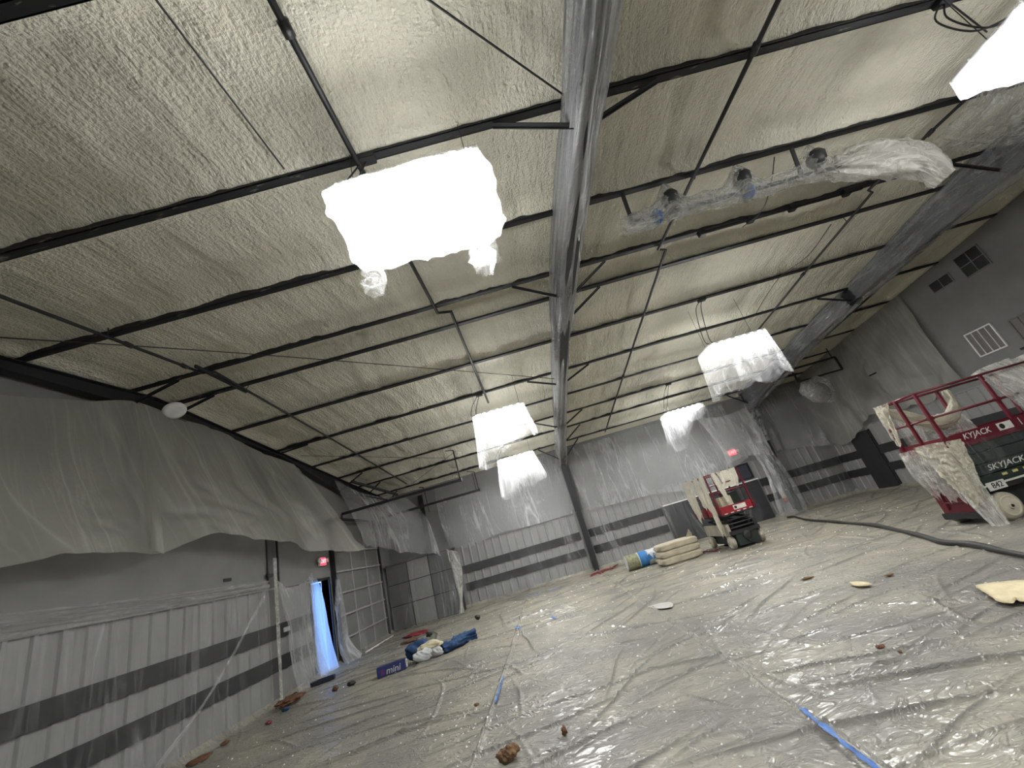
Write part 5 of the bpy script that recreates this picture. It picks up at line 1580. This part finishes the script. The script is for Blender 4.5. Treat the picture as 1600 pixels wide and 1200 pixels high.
sheet('clear_drape', 'crinkled pale plastic over the right front rail of the small lift', M['creamfilm'],
      [[l2w((qx0-0.03, 0.12, 1.94)), l2w((qx0-0.03, -0.2, 1.94)), l2w((qx0-0.03, qy0+0.06, 1.94))], [l2w((qx0-0.04, 0.06, 1.75)), l2w((qx0-0.06, -0.2, 1.7)), l2w((qx0-0.04, qy0+0.08, 1.7))], [l2w((qx0-0.02, 0.1, 1.50)), l2w((qx0-0.02, -0.15, 1.5)), l2w((qx0-0.02, qy0+0.14, 1.46))]], 26, 20, fold=0.04, freq=6, seed=117, crump=0.012)
tag(MB().box(4.72, 5.04, 11.75, 12.0, ZP2+FZ+0.005, ZP2+0.46, 0.01).build('carton', M['burlap']), 'beige carton standing on the platform of the small lift', 'carton')
sheet('clear_drape', 'thin clear plastic drooping from the right side of the small lift', M['thinfilm'],
      [[l2w((qx0, qy0-0.03, 1.4)), l2w((qx1, qy0-0.03, 1.4))], [l2w((qx0-0.05, qy0-0.10, 0.8)), l2w((qx1, qy0-0.10, 0.8))], [l2w((qx0-0.12, qy0+0.12, 0.36)), l2w((qx1, qy0+0.0, 0.36))]], 24, 24, fold=0.05, freq=5, seed=119)

# =================================================================== CLUTTER ON THE FLOOR
# black spray hose
hp = [onz(1232, 811), onz(1245, 811), onz(1262, 815), onz(1330, 821), onz(1370, 825), onz(1440, 842), onz(1475, 853), onz(1520, 857), onz(1570, 868), onz(1640, 886), (4.4, 4.55, 0), (4.1, 3.6, 0), (4.3, 2.4, 0), (3.9, 0.8, 0), (4.1, -1.5, 0)]
P = spline([(p[0], p[1], 0.055) for p in hp], 140)
rr = np.linspace(0.030, 0.036, 140)+0.005*np.sin(np.linspace(0, 40, 140))+0.008*np.clip(np.sin(np.linspace(0, 60, 140)), 0, 1)
tag(MB().tube(P, list(rr), 12).build('spray_hose', M['hose'], smooth=True), 'long black spray hose snaking over the floor by the right lift', 'hose')

# stacked beige sacks
SB = (3.40, 12.72)
for k, (lb, w, d, h, z) in enumerate((('bottom beige sack of the low stack left of the small lift', 0.60, 0.36, 0.20, 0.02), ('middle beige sack of the low stack left of the small lift', 0.59, 0.35, 0.19, 0.20), ('top beige sack of the low stack left of the small lift', 0.57, 0.35, 0.19, 0.37))):
    bm = bmesh.new()
    bmesh.ops.create_cube(bm, size=2.0)
    bmesh.ops.subdivide_edges(bm, edges=list(bm.edges), cuts=7, use_grid_fill=True)
    V = np.array([v.co[:] for v in bm.verts])
    Fc = [tuple(v.index for v in f.verts) for f in bm.faces]
    bm.free()
    n_ = (np.abs(V)**7).sum(1, keepdims=True)**(1/7)
    V = V/n_
    V[:, 2] *= 1-0.12*np.abs(V[:, 0])**3
    V = V*(1+0.06*fbm(V[:, 0]*3+k*5, V[:, 1]*3+V[:, 2]*2, 120+k))[:, None]
    V = V*np.array([w, d, h/2])
    a = 0.10
    V = np.stack([V[:, 0]*math.cos(a)-V[:, 1]*math.sin(a), V[:, 0]*math.sin(a)+V[:, 1]*math.cos(a), V[:, 2]], 1)
    V += np.array([SB[0]+0.01*k, SB[1], z+h/2])
    so = tag(put('sack', V, Fc, M['burlap'], smooth=True), lb, 'sack', 'beige sacks in the stack')
    if k == 2:
        sheet('loose_corner', None, M['burlap'], [[(3.72, 12.62, 0.53), (3.96, 12.75, 0.50)], [(3.80, 12.62, 0.62), (3.98, 12.72, 0.60)], [(3.90, 12.64, 0.74), (3.93, 12.68, 0.74)]], 6, 8, parent=so, fold=0.02, freq=2)

# rolled printed sack
rs = thing('rolled_sack', 'rolled sack with camouflage and blue print lying left of the beige sacks', 'rolled sack', (2.56, 13.66, FZ))
x0_, x1_, yc, rr_ = 2.08, 3.02, 13.66, 0.215


def roll_piece(xa, xb, mat, nm, ra=1.0):
    pr = []
    for t in np.linspace(0, 1, 7):
        pr.append((rr_*ra*(1+0.03*math.sin(t*9+xa*7)), xa+(xb-xa)*t-x0_))
    return MB().lathe((x0_, yc, FZ+rr_), (1, 0.02, 0), pr, 26).build(nm, mat, rs, smooth=True)


roll_piece(2.08, 2.44, M['camo'], 'camouflage_band')
roll_piece(2.44, 2.47, M['palesack'], 'pale_band', 1.005)
roll_piece(2.47, 2.72, M['bluesack'], 'blue_band')
roll_piece(2.72, 3.02, M['palesack'], 'pale_end')
for sgn, x_ in ((0, 2.70), (1, 2.86)):
    MB().add([(x_, yc-rr_*0.98-0.004, FZ+rr_*0.7), (x_+0.16, yc-rr_*0.98-0.004, FZ+rr_*0.8), (x_+0.08, yc-rr_*0.86-0.01, FZ+rr_*1.5), (x_+0.03, yc-rr_*0.9-0.008, FZ+rr_*1.4)], [(0, 1, 2, 3)]).build('blue_print', M['bluesack'], rs)
MB().lathe((x0_-0.004, yc, FZ+rr_), (-1, 0, 0), [(rr_*0.99, 0), (rr_*0.9, 0.015), (rr_*0.75, 0.0), (rr_*0.55, 0.012), (rr_*0.3, 0.0)], 26).build('roll_end', M['palesack'], rs, smooth=True)

# red cord pile and small red parts
pts = []
for i in range(160):
    t = i/159
    a = t*38
    pts.append((1.05+1.0*t+0.16*math.sin(a)*(0.6+0.4*math.sin(a*0.37)), 14.95+0.75*t+0.14*math.cos(a*1.13), 0.035+0.05*abs(math.sin(a*0.71))))
tag(MB().tube(pts, 0.016, 6).build('red_cord', M['redcord'], smooth=True), 'tangled red cord on the floor at the foot of the middle column', 'cord')
pts = [(4.05+0.5*t, 12.6+0.25*math.sin(t*9), 0.04+0.01*math.sin(t*5)) for t in np.linspace(0, 1, 40)]
tag(MB().tube(pts, 0.014, 6).build('red_cord', M['redcord'], smooth=True), 'short red cord between the beige sacks and the small lift', 'cord')
# small extinguisher by the right column
fe = thing('fire_extinguisher', 'small red and cream canister hung beside the right column', 'extinguisher', (8.82, 16.3, 0.55))
MB().lathe((8.82, 16.3, 0.42), (0, 0, 1), [(0.06, 0), (0.075, 0.03), (0.075, 0.16)], 16).build('body', M['bright_red'], fe, smooth=True)
MB().lathe((8.82, 16.3, 0.585), (0, 0, 1), [(0.075, 0), (0.075, 0.14), (0.04, 0.20)], 16).build('label_band', M['cream'], fe, smooth=True)
MB().tube([(8.82, 16.3, 0.78), (8.82, 16.3, 0.86), (8.72, 16.25, 0.86)], 0.018, 8).build('valve', M['black'], fe)

# navy carton with pale lettering
ca = -0.30
bx = thing('printed_carton', 'flattened navy carton with pale lettering on the floor left of the blue bundle', 'carton', (-3.62, 9.12, FZ), math.radians(16))
MB().box(-0.27, 0.27, -0.09, 0.09, 0.0, 0.17, 0.008).build('body', M['navy'], bx, local=True)
letters('mini', 0.16, (0.03, -0.093, 0.075), (1, 0, 0), (0, 0, 1), M['decal'], bx, shear=0.2, local=True)
MB().box(-0.20, -0.13, -0.094, -0.0905, 0.03, 0.12).build('print_patch', M['purple'], bx, local=True)
MB().box(0.272, 0.30, -0.08, 0.06, 0.03, 0.15).build('end_flap', M['palesack'], bx, local=True)

# blue and cream bundle, blue cloth beside it
V, Fc = blob((-3.22, 9.55, FZ), (0.24, 0.16, 0.16), 131, 4, 0.45, rz=0.4)
bd = tag(put('cloth_bundle', V, Fc, M['denim'], smooth=True), 'crumpled blue and cream bundle on the floor near the left wall', 'bundle')
V, Fc = blob((-2.93, 9.50, FZ+0.10), (0.26, 0.13, 0.09), 133, 4, 0.5, rz=0.15)
put('cream_cloth', V, Fc, M['cream'], bd, smooth=True)
V, Fc = blob((-3.02, 9.33, FZ), (0.20, 0.09, 0.10), 137, 4, 0.5, rz=0.6)
put('cream_cloth', V, Fc, M['palesack'], bd, smooth=True)
V, Fc = blob((-2.78, 9.42, FZ), (0.12, 0.07, 0.08), 139, 4, 0.5)
put('cream_cloth', V, Fc, M['palesack'], bd, smooth=True)
G = sleeve_grid([(-2.72, 9.55, 0.09), (-2.5, 9.75, 0.10), (-2.28, 9.98, 0.11), (-2.12, 10.12, 0.11)], lambda t: [((0.10+0.03*math.sin(t*7))*math.cos(a), 0.085*math.sin(a)) for a in np.linspace(0, 2*math.pi, 12, endpoint=False)], 40, 30, seed=141, crump=0.06)
tag(put('blue_cloth', G.reshape(-1, 3), grid_faces(30, 40, True), M['denim'], smooth=True), 'twisted blue cloth trailing right of the cream bundle', 'cloth')

# dark tray by the doorway
tr_ = thing('dark_tray', 'dark navy tray at the foot of the blue doorway', 'tray', (-5.62, 10.28, FZ), math.radians(18))
MB().box(-0.24, 0.24, -0.10, 0.10, 0.0, 0.012).box(-0.24, 0.24, -0.10, -0.085, 0.012, 0.08).box(-0.24, 0.24, 0.085, 0.10, 0.012, 0.08).box(-0.24, -0.225, -0.085, 0.085, 0.012, 0.08).box(0.225, 0.24, -0.085, 0.085, 0.012, 0.08).build('tray_body', M['navytray'], tr_, local=True)
MB().box(-0.2, 0.2, -0.07, 0.07, 0.02, 0.06, 0.01).build('tray_content', M['black'], tr_, local=True)
# pale plastic rod at the foot of the overhead door
tag(MB().tube([(-5.72, 12.75, 0.05), (-5.62, 14.6, 0.06)], 0.022, 8).build('white_pole', M['white'], smooth=True), 'thin white pole lying along the foot of the overhead door', 'pole')


def scrap(label, px, py, size, seed, mat, name, cat, rough=0.6, sub=3, rz=0.0):
    p = onz(px, py, FZ)
    V, Fc = blob((p[0], p[1], FZ-0.004), size, seed, sub, rough, rz=rz, freq=2.6)
    return tag(put(name, V, Fc, M[mat], smooth=True), label, cat)


scrap('brown crumbly lump on the floor at the bottom edge of the picture', 797, 1190, (0.075, 0.055, 0.045), 151, 'brown', 'foam_lump', 'lump', 0.9, 4)
scrap('small orange-brown scrap right of the brown lump', 883, 1150, (0.022, 0.025, 0.034), 153, 'orange', 'scrap', 'scrap', 0.9)
scrap('orange-brown scrap lying by the left wall at the bottom edge', 312, 1190, (0.10, 0.16, 0.03), 155, 'orange', 'scrap', 'scrap', 0.7, rz=-0.5)
scrap('small brown scrap by the left wall, above the bottom orange scrap', 352, 1163, (0.05, 0.06, 0.025), 157, 'brown', 'scrap', 'scrap', 0.7)
scrap('reddish-brown debris heap at the foot of the left column', 450, 1102, (0.16, 0.26, 0.05), 159, 'orange', 'debris_heap', 'debris', 0.9, 4, -0.4)
scrap('small dark debris piece right of the reddish heap by the column', 462, 1092, (0.06, 0.07, 0.05), 161, 'black', 'scrap', 'scrap', 0.7)
scrap('blue-grey scrap below the reddish heap by the left column', 446, 1111, (0.06, 0.05, 0.03), 163, 'denim', 'scrap', 'scrap', 0.7)
scrap('small red scrap on the floor below the reddish heap', 420, 1131, (0.05, 0.05, 0.02), 165, 'redcord', 'scrap', 'scrap', 0.7)
scrap('small brown clod between the dark tray and navy carton', 524, 1081, (0.05, 0.04, 0.05), 167, 'orange', 'scrap', 'scrap', 0.7)
scrap('small grey clod just left of the navy carton', 549, 1072, (0.07, 0.05, 0.04), 169, 'rail', 'scrap', 'scrap', 0.7)
scrap('dark red rag on the floor before the corner enclosure', 650, 994, (0.30, 0.20, 0.04), 171, 'redcord', 'rag', 'rag', 0.9, 4)
scrap('brown rag on the floor left of the dark red rag', 640, 1004, (0.22, 0.18, 0.03), 173, 'orange', 'rag', 'rag', 0.9, 4)
scrap('small black scrap right of the dark red rag', 671, 995, (0.09, 0.06, 0.05), 175, 'black', 'scrap', 'scrap', 0.8)
scrap('small black scrap on the floor right of the corner enclosure', 747, 969, (0.08, 0.06, 0.06), 177, 'black', 'scrap', 'scrap', 0.8)
scrap('brown leaf-like scrap in the right foreground', 1376, 1012, (0.032, 0.028, 0.012), 179, 'orange', 'scrap', 'scrap', 0.8)
scrap('tiny brown crumb right of the leaf-like scrap', 1407, 1020, (0.014, 0.014, 0.010), 181, 'brown', 'scrap', 'scrap', 0.8)
scrap('dark twisted scrap in the middle of the right floor', 1262, 905, (0.09, 0.03, 0.015), 183, 'brown', 'scrap', 'scrap', 0.9)
scrap('small dark scrap at the far end of the right floor crease', 1390, 900, (0.045, 0.03, 0.012), 185, 'brown', 'scrap', 'scrap', 0.9)
scrap('small brown crumb near the middle of the left floor', 745, 1103, (0.03, 0.025, 0.015), 187, 'brown', 'scrap', 'scrap', 0.8)


def flat_piece(label, outline, z, th, mat, name, cat, seed):
    P = np.array([onz(x, y, z)[:2] for x, y in outline])
    Q = spline([(p[0], p[1], z) for p in list(P)+[P[0]]], 70)[:-1]
    c = Q.mean(0)
    w = 1+0.05*fbm(np.arange(len(Q))*0.5, np.zeros(len(Q)), seed)
    Q = c+(Q-c)*w[:, None]
    n = len(Q)
    rings = [Q*1.0]
    top = c+(Q-c)*0.97
    top[:, 2] = z+th
    rings.append(top)
    for s_ in (0.7, 0.4, 0.1):
        r_ = c+(Q-c)*s_
        r_[:, 2] = z+th+0.012*fbm(Q[:, 0]*9*s_, Q[:, 1]*9*s_, seed+3)
        rings.append(r_)
    V = np.vstack(rings)
    Fq = [tuple(f) for f in grid_faces(n, len(rings), True)]+[tuple(range((len(rings)-1)*n, len(rings)*n))]
    return tag(put(name, V, Fq, M[mat], smooth=True), label, cat)


flat_piece('large flat beige foam offcut on the floor at the right picture edge', [(1524, 917), (1560, 912), (1610, 910), (1640, 925), (1600, 940), (1588, 937), (1582, 943), (1560, 940), (1548, 932)], 0.055, 0.02, 'foamscrap', 'foam_offcut', 'foam piece', 191)
flat_piece('narrow beige foam offcut in the middle of the right floor', [(1328, 911), (1345, 910), (1362, 913), (1345, 916), (1334, 915)], 0.045, 0.015, 'foamscrap', 'foam_offcut', 'foam piece', 193)
flat_piece('pale plastic scrap lying on the floor near the far seam', [(1012, 948), (1030, 943), (1048, 941), (1050, 948), (1030, 951)], 0.04, 0.004, 'offwhite', 'plastic_scrap', 'scrap', 195)


def tape_strip(label, pix, w, seed):
    P = spline([onz(x, y, FZ+0.03) for x, y in pix], 40)
    d = np.gradient(P, axis=0)
    s = np.stack([d[:, 1], -d[:, 0], np.zeros(40)], 1)
    s /= np.linalg.norm(s, axis=1, keepdims=True)
    ww = w*(0.6+0.8*(fbm(np.arange(40)*0.35, np.zeros(40), seed)+0.5))
    rows = []
    for k in range(5):
        q = P+s*(ww*(k/4-0.5))[:, None]
        q[:, 2] += 0.018*(fbm(np.arange(40)*0.5+k, np.full(40, k*1.3), seed+2)+0.3)
        rows.append(q)
    return tag(put('tape_strip', np.vstack(rows), grid_faces(40, 5), M['tape'], smooth=True), label, 'tape', 'blue tape strips on the floor seams')


tape_strip('long torn blue tape strip on the right floor seam, bottom of the picture', [(1252, 1107), (1280, 1130), (1310, 1155), (1345, 1183), (1375, 1204), (1440, 1250)], 0.040, 201)
tape_strip('crumpled blue tape on the left floor seam', [(786, 1057), (781, 1075), (774, 1098)], 0.028, 203)
tape_strip('small blue tape bit at the far end of the left floor seam', [(806, 979), (812, 982)], 0.08, 205)
tape_strip('tiny blue tape bit on the floor right of the left seam', [(862, 964), (868, 966)], 0.06, 207)
tape_strip('long thin blue tape line at the foot of the ribbed far wall', [(822, 932), (850, 925), (880, 917)], 0.06, 209)

# pale flakes and crumbs strewn over the floor
V, Fq = [], []
for i in range(1500):
    y = 2.4+12*rng.random()**1.8
    x = rng.uniform(-5.8, 9.0)
    s = rng.uniform(0.004, 0.013)*(0.7+y/8)
    a = rng.uniform(0, 6.28)
    z = 0.024
    n = len(V)
    for k, (r_, da) in enumerate(((1, 0), (0.7, 1.7), (0.9, 3.1), (0.6, 4.6))):
        V.append((x+s*r_*math.cos(a+da), y+s*r_*math.sin(a+da), z+rng.uniform(0, 0.5)*s))
    V.append((x, y, z+s*0.9))
    Fq += [(n, n+1, n+4), (n+1, n+2, n+4), (n+2, n+3, n+4), (n+3, n, n+4), (n+3, n+2, n+1, n)]
fl = put('foam_flakes', V, Fq, M['flake'])
tag(fl, 'pale foam flakes strewn over the plastic floor', 'flakes', None, 'stuff')
